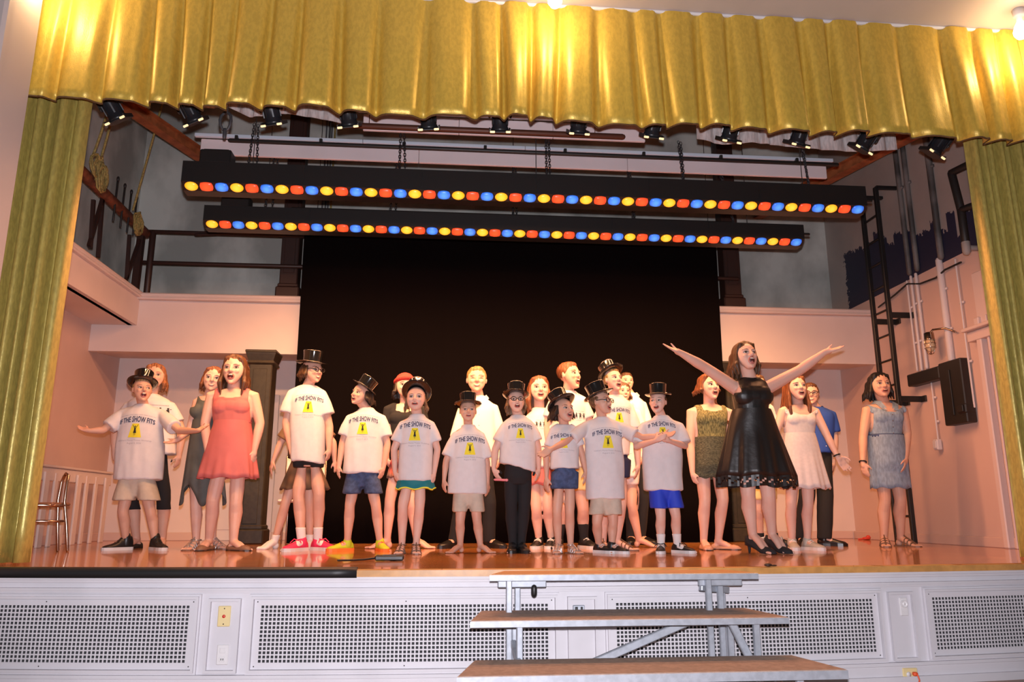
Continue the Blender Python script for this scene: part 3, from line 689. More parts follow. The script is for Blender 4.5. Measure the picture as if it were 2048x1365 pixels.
# ---------------------------------------------------------------- steps in front of the stage
t = thing('portable_steps', 'three-tread portable steps with brown tops leading up to the stage', 'steps', (1.0, -.6, -.75))
TREAD = mat('tread_brown', (.36, .25, .19), .7, nz=.2, scale=30, bump=.2, bscale=120)
TREAD_TOP = mat('tread_top_oak', (.62, .34, .13), .5, nz=.15, scale=10, stretch=(1, 8, 1))
for z, yf, ybk, x0, x1, c, h, m in ((-.012, -.05, .0, .24, 1.905, .10, .036, TREAD_TOP), (-.23, -.63, -.19, .155, 1.935, .08, .036, TREAD), (-.43, -1.04, -.62, .08, 2.04, .10, .045, TREAD)):
    if z == -.012: yf = -.36; x0, x1 = .275, 1.885; ybk = -.075
    def pl(z_, i=0): return [Vector((x0+i, yf+i, z_)), Vector((x1-i, yf+i, z_)), Vector((x1-c-i, ybk-i, z_)), Vector((x0+c+i, ybk-i, z_))]
    mb = MB(); mb.loft([pl(z-.014, .006), pl(z, .006)]); mb.build('tread', m, t)
    mb = MB(); mb.loft([pl(z-h), pl(z-.004), pl(z-.002, .005)]); mb.build('tread_frame', STEEL, t)
def post(x, y, z0, z1, w=.05):
    mb = MB(); mb.box((x, y, (z0+z1)/2), (w*.7, w*.7, z1-z0), None, .005); mb.build('post', STEEL, t)
FZ = -.75
for x, y in ((.395, -.28), (.46, -.12), (1.60, -.28), (1.74, -.12), (1.70, -.2)): post(x, y, FZ, -.05)
for x, y in ((.43, -.56), (.43, -.28), (1.77, -.56), (1.72, -.28)): post(x, y, FZ, -.268)
for x, y in ((.35, -.96), (.35, -.7), (1.82, -.96), (1.82, -.7)): post(x, y, FZ, -.476)
for p, q in (((.33, -.25, -.072), (.62, -.25, -.072)), ((1.55, -.25, -.072), (1.82, -.25, -.072)), ((.42, -.28, -.40), (.42, -.95, -.52)), ((.8, -.4, -.52), (1.45, -.4, -.27)), ((1.65, -.5, -.27), (1.76, -.5, -.50)), ((1.56, -.25, -.10), (1.78, -.12, -.13))):
    mb = MB(); mb.bar(p, q, .03, .045, Z3, .005); mb.build('brace', STEEL, t)
mb = MB(); mb.tube([(.545, -.27, -.095), (.545, -.27, -.13)], .018, 8); mb.build('lock_knob', BLACK, t, True)

# ---------------------------------------------------------------- plates and bits on the stage front
def plate(px, py, w, h, name, label, cat, m):
    p = onY(px, py, 0); s = p.x; q = onY(px, py, yb(s)); s = q.x
    t = thing(name, label, cat, W(s, q.z, 0)); 
    mb = MB(); mb.box(W(s, q.z, .008), (w, .012, h), None, .004); mb.build('cover', m, t); return t, s, q.z
CREAM = mat('cream_plastic', (.75, .60, .30), .4); WP = mat('white_plastic', (.7, .68, .68), .4); REDP = mat('red_plastic', (.6, .05, .03), .4)
t, s, z = plate(449, 1233, .075, .12, 'switch_plate', 'cream yellow switch plate with a red button on the stage front', 'switch', CREAM)
mb = MB(); M = Matrix.Translation(W(s, z, .016)) @ Matrix.Rotation(pi/2, 4, 'X'); mb.lathe([(.010, -.004), (.010, .003), (.006, .006)], 12, M); mb.build('button', REDP, t, True)
mb = MB()
for dz in (-.045, .045): mb.ell(W(s, z+dz, .015), (.004, .002, .004), None, 8, 5)
mb.build('screw', DARKMETAL, t, True)
t, s, z = plate(446, 1310, .07, .115, 'power_outlet', 'white outlet plate below the yellow switch plate', 'outlet', WP)
for dz in (-.025, .025):
    mb = MB(); mb.box(W(s, z+dz, .0155), (.034, .004, .03), None, .003); mb.build('socket', WP, t)
mb = MB(); mb.box(W(s-.006, z-.025, .018), (.004, .003, .011)); mb.box(W(s+.006, z-.025, .018), (.004, .003, .011)); mb.build('slot', BLACK, t)
t, s, z = plate(1157, 1219, .075, .05, 'connector_plate', 'small grey connector plate between the steps, on the stage front', 'outlet', STEEL)
mb = MB(); mb.box(W(s-.015, z, .016), (.018, .006, .03), None, .003); mb.box(W(s+.018, z, .016), (.014, .006, .03), None, .003); mb.build('connector', BLACK, t)
t, s, z = plate(1807, 1214, .055, .115, 'round_socket', 'white plate with a round socket on the stage front at right', 'outlet', WP)
mb = MB(); M = Matrix.Translation(W(s, z+.018, .014)) @ Matrix.Rotation(pi/2, 4, 'X'); mb.lathe([(.024, 0), (.024, .008), (.019, .008), (.017, .002), (.008, .002), (.006, .007)], 20, M); mb.build('socket_ring', WP, t, True)
t, s, z = plate(1820, 1349, .10, .075, 'floor_outlet', 'cream outlet plate with an orange plug near the hall floor', 'outlet', CREAM)
mb = MB(); mb.lathe([(.016, 0), (.016, .004)], 14, Matrix.Translation(W(s-.015, z, .014)) @ Matrix.Rotation(pi/2, 4, 'X')); mb.build('socket', WP, t, True)
ORC = mat('orange_red_plastic', (.8, .10, .03), .4)
mb = MB(); mb.box(W(s+.022, z+.004, .03), (.03, .03, .024), None, .006); mb.tube([W(s+.03, z, .045), W(s+.036, z-.03, .05), W(s+.03, z-.06, .045)], .005, 6); mb.build('plug', ORC, t, True)
# black cable cover along the stage edge, cable box on the boards
mb = MB(); rings = []
for i in range(25):
    s = -4.2+i*3.68/24; rings.append([W(s, -.05, .052), W(s, -.05, .07), W(s, -.012, .074), W(s, .004, .06), W(s, .012, .02), W(s, .002, .0)])
mb.loft(rings); o = mb.build('cable_cover', mat('black_rubber', (.012, .012, .013), .5), None, True); o['label'] = 'long black rubber cable cover on the left part of the stage edge'; o['category'] = 'cable cover'
a = onZ(750, 1123, .0); b_ = onZ(808, 1122, .0); t = thing('cable_box', 'flat black cable box lying on the stage edge before the barefoot woman', 'box', (a+b_)/2)
yy = (a.y+b_.y)/2; mb = MB(); mb.box(((a.x+b_.x)/2, yy, .022), (b_.x-a.x, .11, .036), None, .008); mb.box(((a.x+b_.x)/2, yy-.02, .041), (.1, .04, .006)); mb.build('body', BLACK, t)
mb = MB(); mb.tube([(a.x, yy, .02), (a.x-.08, yy-.03, .012), (a.x-.16, yy-.10, .012), (a.x-.24, yy-.18, .015)], .008, 6); mb.build('lead', BLACK, t, True)
p = onZ(1492, 1126, -.0); p.y = yb(p.x)-.03; mb = MB(); mb.ell((p.x, p.y, .008), (.025, .02, .012)); mb.ell((p.x+.03, p.y, .005), (.03, .012, .006)); o = mb.build('tape_scrap', DKBR, None, True); o['label'] = 'scrap of dark tape on the stage edge right of the steps'; o['category'] = 'scrap'
p = onZ(1985, 1080, 0); p.x = min(p.x, 5.35); mb = MB(); mb.ell((p.x, p.y, .02), (.05, .04, .02)); mb.ell((p.x+.04, p.y+.02, .03), (.03, .03, .03)); mb.tube([(p.x-.1, p.y, .01), (p.x, p.y, .015)], .01); o = mb.build('red_cloth', REDP, None, True); o['label'] = 'small red scrap on the boards by the right curtain'; o['category'] = 'scrap'
# door in the back recess with its blue-lettered sign and handle
p = onY(520, 800, YB-.06); q = onY(398, 1080, YB-.06)
dm = mat('door_white', (.70, .62, .60), .5)
mb = MB(); x0 = onY(425, 800, YB-.06).x; x1 = onY(560, 800, YB-.06).x; zt = onY(480, 790, YB-.06).z
mb.box(((x0+x1)/2, YB-.075, zt/2), (x1-x0, .06, zt), None, .006); mb.box(((x0+x1)/2, YB-.107, zt*.72), (x1-x0-.2, .012, zt*.38), None, .006); mb.box(((x0+x1)/2, YB-.107, zt*.26), (x1-x0-.2, .012, zt*.38), None, .006); S('door_2', mb, dm)
p = onY(522, 786, YB-.1); mb = MB(); mb.box((p.x, YB-.118, p.z), (.2, .02, .04), None, .004); o = mb.build('door_sign', mat('navy_sign', (.02, .03, .12), .4)); o['label'] = 'narrow navy sign on the back wall left of the dark column'; o['category'] = 'sign'
# ---------------------------------------------------------------- people
def arrs(me):
    n = len(me.vertices); v = np.empty(n*3, np.float32); me.vertices.foreach_get('co', v)
    e = np.empty(len(me.edges)*2, np.int32); me.edges.foreach_get('vertices', e)
    return v.reshape(-1, 3).astype(np.float64), e.reshape(-1, 2)
def smooth_np(v, e, it, f=.5):
    n = len(v); cnt = np.bincount(e.ravel(), minlength=n)[:, None].clip(1)
    for _ in range(it):
        acc = np.empty_like(v)
        for c in range(3):
            acc[:, c] = np.bincount(e[:, 0], v[e[:, 1], c], n)+np.bincount(e[:, 1], v[e[:, 0], c], n)
        v = v+f*(acc/cnt-v)
    return v
def remesh(mb, vox, it=2, dec=None):
    me = mb.mesh('tmp'); bm = bmesh.new(); bm.from_mesh(me); bmesh.ops.recalc_face_normals(bm, faces=bm.faces); bm.to_mesh(me); bm.free()
    o = bpy.data.objects.new('tmp', me); COL.objects.link(o)
    m = o.modifiers.new('r', 'REMESH'); m.mode = 'VOXEL'; m.voxel_size = vox
    dg = bpy.context.evaluated_depsgraph_get()
    out = bpy.data.meshes.new_from_object(o.evaluated_get(dg)); bpy.data.objects.remove(o); bpy.data.meshes.remove(me)
    if it:
        v, e = arrs(out); v = smooth_np(v, e, it); out.vertices.foreach_set('co', v.ravel()); out.update()
    return out
def shift(me, org):
    v, _ = arrs(me); v -= np.array(org); me.vertices.foreach_set('co', v.ravel()); me.update()
def normals(me):
    n = np.empty(len(me.vertices)*3, np.float32); me.vertices.foreach_get('normal', n); return n.reshape(-1, 3).astype(np.float64)
def folds(me, amp, fx=11, fz=3.2, ztop=9, zbot=0, seed=0):
    # cloth creases: noise stretched along the drop, growing towards the hem
    v, e = arrs(me); nn = normals(me); d = np.zeros(len(v))
    for i, (x, y, z) in enumerate(v):
        d[i] = noise.noise((x*fx+seed, y*fx, z*fz))+.5*noise.noise((x*fx*2.1+seed, y*fx*2.1, z*fz*2+x*9))
    t = np.clip((ztop-v[:, 2])/max(.01, ztop-zbot), 0.25, 1)
    v += nn*(d*amp*t)[:, None]; me.vertices.foreach_set('co', v.ravel()); me.update()
def submesh(v, polys, keep, name):
    # part of a body surface, as a garment
    idx = -np.ones(len(v), int); used = []; fs = []
    for p in polys:
        if keep[p[0]] and keep[p[1]] and keep[p[2]] and keep[p[3 if len(p) > 3 else 2]]:
            for i in p:
                if idx[i] < 0: idx[i] = len(used); used.append(i)
            fs.append([int(idx[i]) for i in p])
    return np.array(used, int), fs

CROP = {1: (100, 680, 3.102), 2: (500, 680, 3.102), 3: (860, 700, 3.25), 4: (1060, 700, 3.25), 5: (1300, 660, 2.967), 6: (1640, 680, 3.102)}
def PX(c, x, y): q = CROP[c]; return q[0]+x/q[2], q[1]+y/q[2]

SKIN = {}
def skin(n, c): SKIN[n] = mat('skin_'+n, c, .5, spec=.35, nz=.06, scale=5, col2=(c[0]*.97, c[1]*.88, c[2]*.86))
skin('fair', (.72, .46, .37)); skin('warm', (.68, .41, .31)); skin('tan', (.64, .38, .28))
TEE = mat('white_cotton', (.68, .655, .67), .85, nz=.04, scale=20)
NAVYINK = mat('navy_print', (.03, .035, .10), .8); YELINK = mat('yellow_print', (.80, .70, .03), .8); BLKINK = mat('black_print', (.015, .015, .015), .8); GREYINK = mat('grey_print', (.32, .30, .34), .8)
HATM = mat('glossy_black_plastic', (.010, .009, .009), .12, coat=.8); HATB = mat('hat_band_satin', (.02, .018, .018), .35)
EYEW = mat('eye_white', (.46, .42, .41), .3); IRIS = mat('iris_brown', (.05, .03, .02), .25); MOUTH = mat('mouth_inside', (.09, .012, .012), .5); LIPS = mat('lips', (.50, .17, .14), .4); LIPSR = mat('red_lipstick', (.50, .06, .06), .35); TEETH = mat('teeth', (.75, .70, .62), .3)
GLASSM = mat('spectacle_frame', (.02, .015, .012), .3)
HAIRC = {}
def hairm(n, c): HAIRC[n] = mat('hair_'+n, c, .5, spec=.4, nz=.55, scale=14, stretch=(7, 7, .5), bump=.4, bscale=14)
for n, c in (('auburn', (.22, .07, .025)), ('brown', (.10, .045, .02)), ('dark', (.035, .018, .012)), ('black', (.012, .009, .009)), ('blond', (.42, .24, .09)), ('red', (.34, .13, .05)), ('lightbrown', (.22, .12, .06)), ('darkauburn', (.13, .05, .022))): hairm(n, c)
KHAKI = mat('khaki_twill', (.55, .47, .38), .85, nz=.08, scale=20); BLKC = mat('black_cloth', (.012, .011, .013), .9); NAVY = mat('navy_cloth', (.015, .018, .06), .85)
DENIM = mat('blue_denim', (.055, .09, .20), .85, nz=.35, scale=30); ROYAL = mat('royal_blue_cloth', (.015, .05, .55), .7); TEAL = mat('teal_cloth', (.0, .16, .19), .7); CREAMC = mat('pale_yellow_cloth', (.75, .58, .25), .8)
CORAL = mat('coral_jersey', (.60, .16, .15), .7, nz=.1, scale=6); GREYD = mat('grey_green_jersey', (.10, .105, .095), .7, nz=.15, scale=10)
LEATHER = mat('black_leatherette', (.013, .010, .009), .42, bump=.3, bscale=14); WHITED = mat('white_eyelet_cotton', (.78, .66, .62), .8, nz=.06, scale=40); CHAMBRAY = mat('light_chambray', (.27, .36, .48), .85, nz=.25, scale=18, stretch=(3, 3, 1)); POLO = mat('blue_polo', (.02, .07, .36), .8); SHIRT = mat('white_dress_shirt', (.80, .74, .70), .8)
ROMPER = mat('olive_knit', (.26, .24, .10), .9, nz=.75, scale=55, stretch=(2, 2, .6), fac=(.35, .65)); ROMPER2 = mat('olive_knit_dark', (.13, .13, .08), .9, nz=.7, scale=50, stretch=(1, 1, 3), fac=(.35, .65))
def plaid(name, c0, c1, c2, sc):
    m = mat(name, c0, .85); nt = m.node_tree; b = nt.nodes['Principled BSDF']; tc = nt.nodes.new('ShaderNodeTexCoord')
    prev = None
    for ax, c in (('X', c1), ('Z', c1), ('DIAGONAL', c2)):
        w = nt.nodes.new('ShaderNodeTexWave'); w.bands_direction = ax; w.inputs['Scale'].default_value = sc; nt.links.new(tc.outputs['Object'], w.inputs[0])
        x = nt.nodes.new('ShaderNodeMix'); x.data_type = 'RGBA'; r = nt.nodes.new('ShaderNodeMath'); r.operation = 'MULTIPLY'; r.inputs[1].default_value = .8 if ax != 'DIAGONAL' else .25
        nt.links.new(w.outputs[1], r.inputs[0]); nt.links.new(r.outputs[0], x.inputs[0])
        if prev: nt.links.new(prev, x.inputs[6])
        else: x.inputs[6].default_value = (*c0, 1)
        x.inputs[7].default_value = (*c, 1); prev = x.outputs[2]
    nt.links.new(prev, b.inputs['Base Color']); return m
PLAID = plaid('brown_plaid', (.22, .11, .05), (.015, .012, .01), (.45, .26, .13), 2.4); REDPLAID = plaid('red_plaid', (.62, .03, .04), (.05, .02, .04), (.75, .6, .4), 3)
def shoem(n, c, r=.5, **k): return mat('shoe_'+n, c, r, **k)
SH_YTRIM = mat('yellow_trim', (.75, .75, .05), .7); SH_BLACK = shoem('black', (.015, .014, .014), .4); SH_GLOSS = shoem('black_polish', (.012, .01, .01), .33); SH_WHITE = shoem('white_rubber', (.7, .68, .68)); SH_PINK = shoem('pink_mesh', (.75, .03, .12), .6); SH_LIME = shoem('lime_mesh', (.50, .60, .02), .6); SH_ORANGE = shoem('orange_lace', (.9, .20, .03)); SH_TAN = shoem('tan_leather', (.22, .12, .08)); SH_SILVER = shoem('silver_strap', (.6, .58, .58), .3, metal=.8); SH_BROWN = shoem('brown_strap', (.14, .07, .04)); SH_PEACH = shoem('peach_leather', (.55, .30, .20)); SH_GREY = shoem('grey_canvas', (.42, .40, .36)); SOCKW = mat('white_sock', (.78, .74, .72), .9); SOCKB = mat('black_sock', (.015, .014, .015), .9); SH_SUEDE = shoem('black_suede', (.012, .012, .016), .8)

# ---- the shirt print, built flat once: lettering on an arc, yellow spotlight, black dancer, small lines
def text_mesh(body, size):
    cu = bpy.data.curves.new('t', 'FONT'); cu.body = body; cu.size = size; cu.align_x = 'CENTER'; cu.resolution_u = 2
    o = bpy.data.objects.new('t', cu); COL.objects.link(o); dg = bpy.context.evaluated_depsgraph_get()
    me = bpy.data.meshes.new_from_object(o.evaluated_get(dg)); v, _ = arrs(me); fs = [tuple(p.vertices) for p in me.polygons]
    bpy.data.objects.remove(o); bpy.data.curves.remove(cu); bpy.data.meshes.remove(me); return v[:, :2], fs
def fit(v, w): v = v.copy(); k = w/(v[:, 0].max()-v[:, 0].min()); v[:, 0] -= (v[:, 0].max()+v[:, 0].min())/2; return v*k
tv, tf = text_mesh('IF THE SHOW FITS', 1); tv = fit(tv, 1.0); tv[:, 1] *= 1.75
gap = tv.copy(); tv[:, 1] = (tv[:, 1])*(1.15-.9*np.abs(tv[:, 0])**1.5)-.30*tv[:, 0]**2
LET = (tv, tf)
# embolden: second copy slightly shifted
LET = (np.vstack([tv, tv+[.008, .0], tv+[.004, .008]]), tf+[tuple(i+len(tv) for i in f) for f in tf]+[tuple(i+2*len(tv) for i in f) for f in tf])
def poly(pts): return np.array(pts, float), [tuple(range(len(pts)))]
def grid_quad(a, b, c, d, n=4):
    v = []; f = []
    for j in range(n+1):
        for i in range(n+1):
            s_, t = i/n, j/n; v.append(((a[0]*(1-s_)+b[0]*s_)*(1-t)+(d[0]*(1-s_)+c[0]*s_)*t, (a[1]*(1-s_)+b[1]*s_)*(1-t)+(d[1]*(1-s_)+c[1]*s_)*t))
    for j in range(n):
        for i in range(n): k = j*(n+1)+i; f.append((k, k+1, k+n+2, k+n+1))
    return np.array(v), f
def merge(*ps):
    vs = []; fs = []; o = 0
    for v, f in ps: vs.append(v); fs += [tuple(i+o for i in q) for q in f]; o += len(v)
    return np.vstack(vs), fs
SPOTP = grid_quad((-.19, -.46), (.19, -.46), (.095, -.05), (-.095, -.05))
DANCER = merge(poly([(-.022, -.17), (.022, -.17), (.026, -.24), (.045, -.33), (-.045, -.33), (-.026, -.24)]), poly([(.02*cos(k*pi/4), -.135+.022*sin(k*pi/4)) for k in range(8)]),
    poly([(-.02, -.19), (-.085, -.085), (-.075, -.08), (-.012, -.17)]), poly([(.02, -.19), (.012, -.17), (.075, -.08), (.085, -.085)]), poly([(-.022, -.33), (-.010, -.33), (-.012, -.40), (-.02, -.40)]), poly([(.010, -.33), (.022, -.33), (.02, -.40), (.012, -.40)]))
a_, fa = text_mesh("Children's Musical Theater Workshop", 1); a_ = fit(a_, .95); a_[:, 1] += -.56-.10*a_[:, 0]**2
b_, fb = text_mesh('August 4, 2016', 1); b_ = fit(b_, .40); b_[:, 1] += -.65
dash = []
for k in range(46):
    x = -.5+k/45*1.0; w = .007 if k % 6 else .002; y = .22-.32*x*x; dash.append(poly([(x-w, y-.006), (x+w, y-.006), (x+w, y+.010), (x-w, y+.010)]))
SMALL = merge((a_, fa), (b_, fb), *dash)
FIGS = []
random.seed(3)
for k in range(4):
    x = -.3+k*.2; FIGS += [poly([(x-.03, .02), (x+.03, .02), (x+.05, -.13), (x-.05, -.13)]), poly([(x+.03*cos(q*pi/4), .05+.03*sin(q*pi/4)) for q in range(8)]), poly([(x-.03, 0), (x-.09, .05*(-1)**k), (x-.08, .07*(-1)**k), (x-.02, .02)]), poly([(x+.02, .02), (x+.08, -.05*(-1)**k), (x+.09, -.03*(-1)**k), (x+.03, .03)]), poly([(x-.04, -.13), (x-.015, -.13), (x-.02, -.21), (x-.04, -.21)]), poly([(x+.015, -.13), (x+.04, -.13), (x+.05, -.21), (x+.03, -.21)])]
FIGP = merge(*FIGS); BARS = merge(*[poly([(-.32+k*.04, .14), (-.295+k*.04, .14), (-.295+k*.04, .165), (-.32+k*.04, .165)]) for k in range(16)], *[poly([(-.12+k*.04, -.30), (-.095+k*.04, -.30), (-.095+k*.04, -.275), (-.12+k*.04, -.275)]) for k in range(7)])
def wrap(pr, bvh, c, r, f, w, off, name, m, parent, org):
    v, fs = pr; out = []
    for x, y in v:
        p = Vector(c)+r*(x*w)+Z3*(y*w); h = bvh.ray_cast(p+f*.8, -f)
        q = h[0] if h[0] else p+f*.1
        out.append(q+f*off-Vector(org))
    me = bpy.data.meshes.new(name); me.from_pydata(out, [], fs); me.update(); return link(name, me, m, parent)

def hand(mb, w, d, n, th, k, curl, spread=1.0):
    # palm from four metacarpals, four jointed fingers of unequal length, thumb off the side
    d = d.normalized(); n = (n-d*n.dot(d)).normalized(); l = d.cross(n).normalized()
    if l.dot(th) < 0: l = -l
    rm = max(.0125*k, .0105)
    for i in range(4):
        o = (1.5-i)*.021*k*max(1, spread*.9)
        a = w+d*(.005*k)+l*o*.45; kn = w+d*(.088*k-.006*k*abs(i-1))+l*o
        mb.tube([a, kn], [rm*1.1, rm], 8)
        L = (.92, 1.0, .94, .74)[i]; p = kn; dd = (d+l*(o*2.2*spread)).normalized(); ang = 0; pts = [p]; 
        for s_, sl in enumerate((.042, .027, .022)):
            ang += curl*(.8, 1, .7)[s_]*(.85+.1*i); p = p+(dd*cos(ang)+n*sin(ang))*sl*L*k; pts.append(p)
        mb.tube(pts, [max(.0098*k, .0080), max(.0090*k, .0076), max(.0082*k, .0070), max(.0070*k, .0062)], 7)
    b0 = w+d*(.022*k)+l*.022*k; t1 = b0+(d*.6+l*.75+n*.25).normalized()*.042*k; t2 = t1+(d*.85+l*.35+n*.4).normalized()*.030*k; t3 = t2+(d*.95+l*.05+n*.45).normalized()*.024*k
    mb.tube([w+d*.01*k, b0, t1, t2, t3], [.014*k, .0155*k, max(.0112*k, .0085), max(.0098*k, .008), max(.0078*k, .0066)], 8)

def person(label, c, Y=None, head=None, sh=None, el=None, wr=None, hd=None, hip=None, kn=None, ft=None, fdir=(0, 0), ady=(0, 0, 0, 0), fat=1.0, sk='fair', hair=None, hat=None, mouth='open', mo=.06, glasses=False, bust=False,
           top=None, bottom=None, shoes=None, socks=None, prt=None, curl=(.28, .28), palm=(None, None), tyaw=0, smile=False, heel=False, bracelet=None, lips=None, group=None):
    f1 = onZ(*PX(c, *ft[0]), 0); f2 = onZ(*PX(c, *ft[1]), 0)
    if Y is None: Y = (f1.y+f2.y)/2; dYf = max(-.12, min(.12, (f2.y-f1.y)/2))
    else: dYf = 0
    P = lambda q, dy=0: onY(*PX(c, q[0], q[1]), Y+dy)
    u = (P((100, 0))-P((0, 0))).length/100
    hc = P((head[0], (head[1]+head[2])/2), -.03); h = P((head[0], head[2])).z-P((head[0], head[1])).z
    stat = P((head[0], head[2])).z; k = stat/1.70
    cen = P(((ft[0][0]+ft[1][0])/2, ft[0][1])); root = thing('person', label, 'person', (cen.x, Y, 0), group); org = ORG[root.name]
    H0z = P((head[0], head[1])).z
    r = Vector((cos(tyaw), sin(tyaw), 0)); f = r.cross(Z3)
    A, B = P(sh[0]), P(sh[1]); mid = (A+B)/2; sw = (B-A).length/2
    tee_ = bool(top and top[0] == 'tee')
    nb = mid+Z3*(.062*k if tee_ else .045*k)+Vector((0, .01, 0))
    nb.z = min(nb.z, H0z-.035*k)
    ru = .043*k*fat; rf = .036*k*fat; rw = .024*k*(.5+.5*fat)
    si = sw-ru*(1.55 if tee_ else 1.0)
    sj = [mid-r*si-Z3*ru*(1.15 if tee_ else .95), mid+r*si-Z3*ru*(1.15 if tee_ else .95)]
    ej = [P(el[0], ady[0]), P(el[1], ady[2])]; wj = [P(wr[0], ady[1]), P(wr[1], ady[3])]
    hj = [P(hd[i], ady[1+2*i]+(ady[1+2*i]-ady[2*i])*.4) for i in (0, 1)]
    pel = P(hip[:2]); hw = (hip[2]*u if len(hip) > 2 else .155*k*fat)
    Mh = (Matrix.Rotation(radians(head[3]), 3, 'Z') @ Matrix.Rotation(-radians(head[4]), 3, 'X') @ Matrix.Rotation(radians(head[5]), 3, 'Y'))
    H = lambda x, y, z: hc+Mh @ Vector((x*h, y*h, z*h))     # head frame: -y is the face
    # legs
    an = []; kj = []
    az = (.15 if heel else .075)*k
    for i in (0, 1):
        x = (f1, f2)[i]; q = P(ft[i]); yy = Y+(dYf if i else -dYf); s_ = onY(*PX(c, *ft[i]), yy)
        d = radians(fdir[i]); fd = Vector((sin(d), -cos(d), 0)); t = s_.copy(); t.z = 0
        an.append((t-fd*.055*k, fd)); kj.append(P(kn[i], -.02*k))
    aj = [a+Z3*az for a, _ in an]
    hj_ = [pel-r*hw*.52, pel+r*hw*.52]
    mb = MB()
    def ring(cn, a, b, n=18, p=2.3):
        return [cn+r*(a*abs(cos(t))**(2/p)*(1 if cos(t) >= 0 else -1))+f*(-b*abs(sin(t))**(2/p)*(1 if sin(t) >= 0 else -1)) for t in [2*pi*j/n for j in range(n)]]
    tl = nb.z-pel.z
    def sp(t): return pel.lerp(Vector((mid.x, mid.y, nb.z)), t)
    cw = sw*.80; ww = sw*.66 if bust else sw*.72; ww = max(ww, .10*k*fat)
    mb.loft([ring(sp(-.16), hw*.72, .085*k*fat), ring(sp(-.05), hw*.97, .108*k*fat), ring(sp(.12), hw*.96, .105*k*fat), ring(sp(.38), ww, .085*k*fat), ring(sp(.62), cw*.94, .098*k*fat), ring(sp(.80), cw, .090*k*fat), ring(sp(.90), sw*.74, .066*k), ring(sp(.97), .075*k, .055*k)])
    if bust:
        for s_ in (-1, 1): mb.ell(sp(.67)+r*s_*.062*k+f*.052*k*fat, (.082*k*fat, .052*k*fat, .07*k*fat))
        mb.ell(sp(.68)+f*.06*k*fat, (.10*k*fat, .045*k*fat, .06*k*fat))
    mb.tube([sp(.86), nb, H(0, .06, -.30), H(0, .05, -.1)], [.062*k, .054*k*(.7+.3*fat), .21*h, .22*h], 12)
    for i in (0, 1):
        mb.tube([sj[i].lerp(mid, .35), sj[i], sj[i].lerp(ej[i], .5), ej[i]], [.05*k, ru*1.12, ru, rf*1.02], 10)
        mb.tube([ej[i], ej[i].lerp(wj[i], .3), wj[i]], [rf, rf*1.02, rw], 10)
        d = hj[i]-wj[i]; side = -r if i == 0 else r
        n = Vector(palm[i]) if palm[i] else (-side*.75+Vector((0, .5, 0)))
        th = f+(-side)*.4 if not palm[i] else Vector((0, 0, 1))+f*.3
        hand(mb, wj[i], d, n, th, max(.66, min(1.0, d.length/.185)) if d.length > .1 else k, curl[i])
        mb.tube([wj[i], wj[i]+d.normalized()*.03*k], [rw, rw*1.05], 8)
        tr = min(.083*k*fat, hw*.50); kr = .052*k*(.4+.6*fat); cr = .054*k*(.4+.6*fat); ar = .033*k*(.6+.4*fat)
        mb.tube([hj_[i]+Z3*.02, hj_[i].lerp(kj[i], .35), hj_[i].lerp(kj[i], .8), kj[i]], [tr, tr*.98, kr*1.12, kr], 12)
        mb.tube([kj[i], kj[i].lerp(aj[i], .12), kj[i].lerp(aj[i], .33)+Vector((0, .018*k, 0)), kj[i].lerp(aj[i], .75), aj[i]], [kr, kr*.97, cr, ar*1.15, ar], 12)
        t, fd = an[i]; sd = fd.cross(Z3)
        bz = .02*k
        for s_ in (-1, 1): mb.tube([aj[i]-fd*.01*k, t+fd*.07*k+sd*s_*.014*k+Z3*(az*.55+.01), t+fd*.135*k+sd*s_*.020*k+Z3*bz], [.030*k, .026*k, .019*k], 9)
        if not heel: mb.ell(t-fd*.022*k+Z3*.033*k, (.03*k, .034*k, .033*k))
        else: mb.ell(t-fd*.012*k+Z3*az*.8, (.026*k, .028*k, .03*k))
        for j in range(5):
            o = (-2+j)*.0155*k*(1 if i == 0 else -1); L = (.03, .036, .04, .042, .05)[j]
            mb.tube([t+fd*.135*k+sd*o+Z3*bz*.9, t+fd*(.15*k+L*k)+sd*o*1.1+Z3*.011*k], [.0125*k, max(.0095, (.0095 if j < 4 else .0125)*k)], 7)
    # head
    mb.ell(H(0, .06, .13), (.358*h, .415*h, .365*h), Mh, 20, 14)
    def hr(z, a, yf, yb_, n=16):
        cy = (yf+yb_)/2; b = (yb_-yf)/2; return [H(a*cos(t), cy+b*sin(t), z) for t in [2*pi*j/n for j in range(n)]]
    dr = -.05 if mouth == 'open' and mo > .05 else 0
    mb.loft([hr(.32, .24, -.25, .2), hr(.20, .325, -.335, .2), hr(.06, .345, -.35, .18), hr(-.08, .342, -.355, .15), hr(-.2, .32, -.355, .12), hr(-.32, .268, -.35, .06), hr(-.42+dr*.5, .19, -.335, -.02), hr(-.49+dr, .105, -.30, -.12)])
    mb.tube([H(0, -.34, .08), H(0, -.40, -.03), H(0, -.43, -.115)], [.038*h, .046*h, .06*h], 8); mb.tube([H(-.055, -.375, -.125), H(.055, -.375, -.125)], .042*h, 8)
    for s_ in (-1, 1):
        mb.ell(H(s_*.36, .03, -.03), (.035*h, .075*h, .125*h), Mh @ Matrix.Rotation(s_*.35, 3, 'Z')); mb.ell(H(s_*.15, -.33, .10), (.11*h, .04*h, .03*h), Mh); mb.ell(H(s_*.17, -.30, -.12), (.085*h, .06*h, .075*h), Mh)
    mb.ell(H(0, -.345, -.265), (.12*h, .035*h, .06*h), Mh); mb.ell(H(0, -.32, -.45+dr), (.085*h, .05*h, .06*h), Mh)
    vox = .0075 if k > .93 else .0068
    me = remesh(mb, vox, 2); shift(me, org); body = link('body', me, SKIN[sk], root, True)
